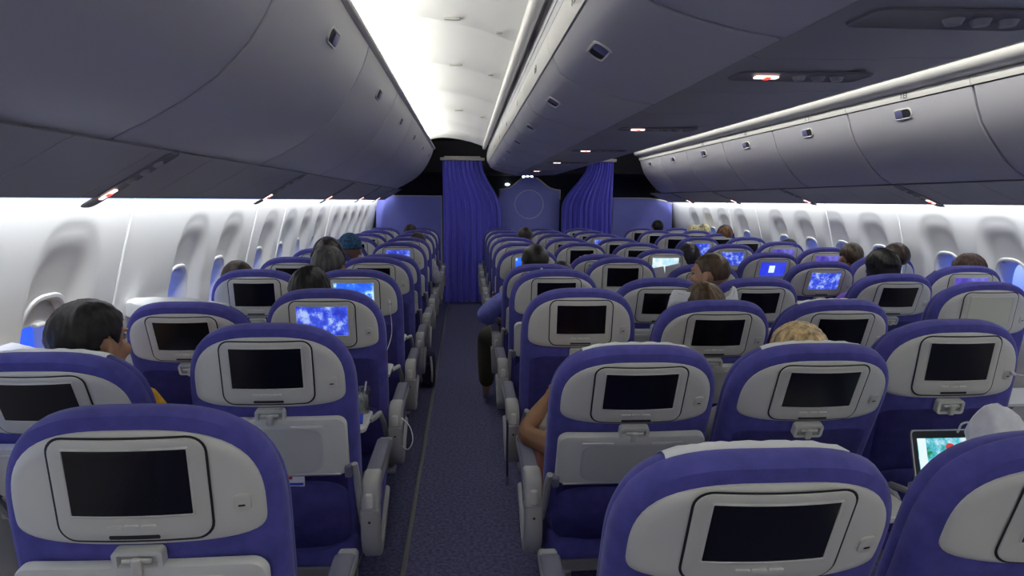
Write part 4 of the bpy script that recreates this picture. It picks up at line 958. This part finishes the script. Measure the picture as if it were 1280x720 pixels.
# pale hood of the curly haired person
bm = bmesh.new(); rows = []
for j in range(9):
    a = j/8; row = []
    for i in range(29):
        th_ = pi*i/28; rr = .152-.022*a+.008*sin(7*th_+a*4); row.append(bm.verts.new((hh.x+rr*cos(th_)*1.05, hh.y-.03-.085*sin(th_)*(1-.3*a)+.05, hh.z+.012+.040*sin(pi*a)*(1+.3*sin(5*th_))+.05*a+.018*sin(3*th_+1))))
    rows.append(row)
for A, B in zip(rows, rows[1:]):
    for k in range(28): bm.faces.new((A[k], A[k+1], B[k+1], B[k]))
o = link('hood', fin(bm, 'hood', M['cover'], angle=180), None, ph_); so = o.modifiers.new('s', 'SOLIDIFY'); so.thickness = .012; o['label'] = 'pale grey hood lying on the shoulders'
# cables
def cable(pts, lab, r=.0022, plug=True):
    rt_ = empty('earphone_cable', pts[0], lab, 'cable'); P = [Vector(p)-Vector(pts[0]) for p in pts]
    bm = bmesh.new(); tube(bm, catmull(P, 8), r, 6); link('cord', fin(bm, 'cord', M['white']), None, rt_)
    bm = bmesh.new(); ball(bm, (0, 0, 0), (.006, .012, .007), 10); link('plug', fin(bm, 'plug', M['white']), None, rt_)
j = SEATS['C', 3].location; jx = j.x+.184
cable([(jx, j.y+.010, 1.005), (jx+.006, j.y-.03, .97), (jx+.012, j.y-.02, .90), (jx+.010, j.y-.02, .83), (jx-.01, j.y-.05, .76), (jx-.03, j.y-.10, .705)], 'thin white cable hanging from the socket of a left aisle seat')
j = SEATS['F', 1].location; jx = j.x+.184; q = at(1200, 538, 1.78)
cable([(jx, j.y+.010, 1.005), (jx+.03, j.y-.03, .995), (jx+.045, j.y-.05, .94), (jx+.02, j.y-.08, .90), (jx-.08, j.y-.12, .865), (q.x+.03, q.y+.01, q.z+.02), (q.x, q.y+.01, q.z-.01)], 'white cable looping from the socket of a centre block seat to the tablet', .0028)
j = SEATS['C', 2].location
cable([(j.x+.30, j.y+.12, .60), (j.x+.345, j.y+.05, .58), (j.x+.36, j.y+.02, .53), (j.x+.34, j.y+.02, .49), (j.x+.31, j.y+.06, .49)], 'loop of white cable beside a left aisle armrest')
# dark belt end hanging into the aisle and a small backpack by the seats
j = SEATS['D', 2].location
bl = empty('seat_belt', (j.x-.311, j.y-.02, .60), 'dark loose seat belt end hanging into the aisle', 'seat belt')
bm = bmesh.new(); box(bm, (0, 0, -.10), (.008, .045, .24), .002); link('webbing', fin(bm, 'webbing', M['belt']), None, bl)
bm = bmesh.new(); box(bm, (0, 0, -.235), (.014, .05, .04), .005); link('buckle', fin(bm, 'buckle', M['pad']), None, bl)
j = SEATS['C', 5].location
bp = empty('backpack', (-.318, j.y+.45, 0), 'dark small backpack with pale straps on the floor beside the left seats', 'backpack')
bm = bmesh.new(); box(bm, (0, 0, .14), (.12, .24, .27), .05); link('bag_body', fin(bm, 'bag_body', M['belt']), None, bp)
bm = bmesh.new(); box(bm, (.0, -.14, .13), (.11, .06, .18), .025); link('front_pocket', fin(bm, 'front_pocket', M['belt']), None, bp)
for sg in (-1, 1):
    bm = bmesh.new(); tube(bm, catmull([(sg*.03, -.10, .26), (sg*.04, -.17, .21), (sg*.045, -.19, .14), (sg*.04, -.15, .05)], 6), .009, 8); link('strap', fin(bm, 'strap', M['trim']), None, bp)
# the pale window on the plain blue screen of a right aisle seat, as a part of its monitor
mo = [m_ for m_ in SEATS['G', 3].children if m_.name.startswith('monitor')][0]
bm = bmesh.new(); box(bm, (-.012, PV.y-.0225, 1.062), (.046, .0015, .062)); link('screen_icon', fin(bm, 'screen_icon', M['uibox'], smooth=False), None, mo)['label'] = 'white box on the blue screen'
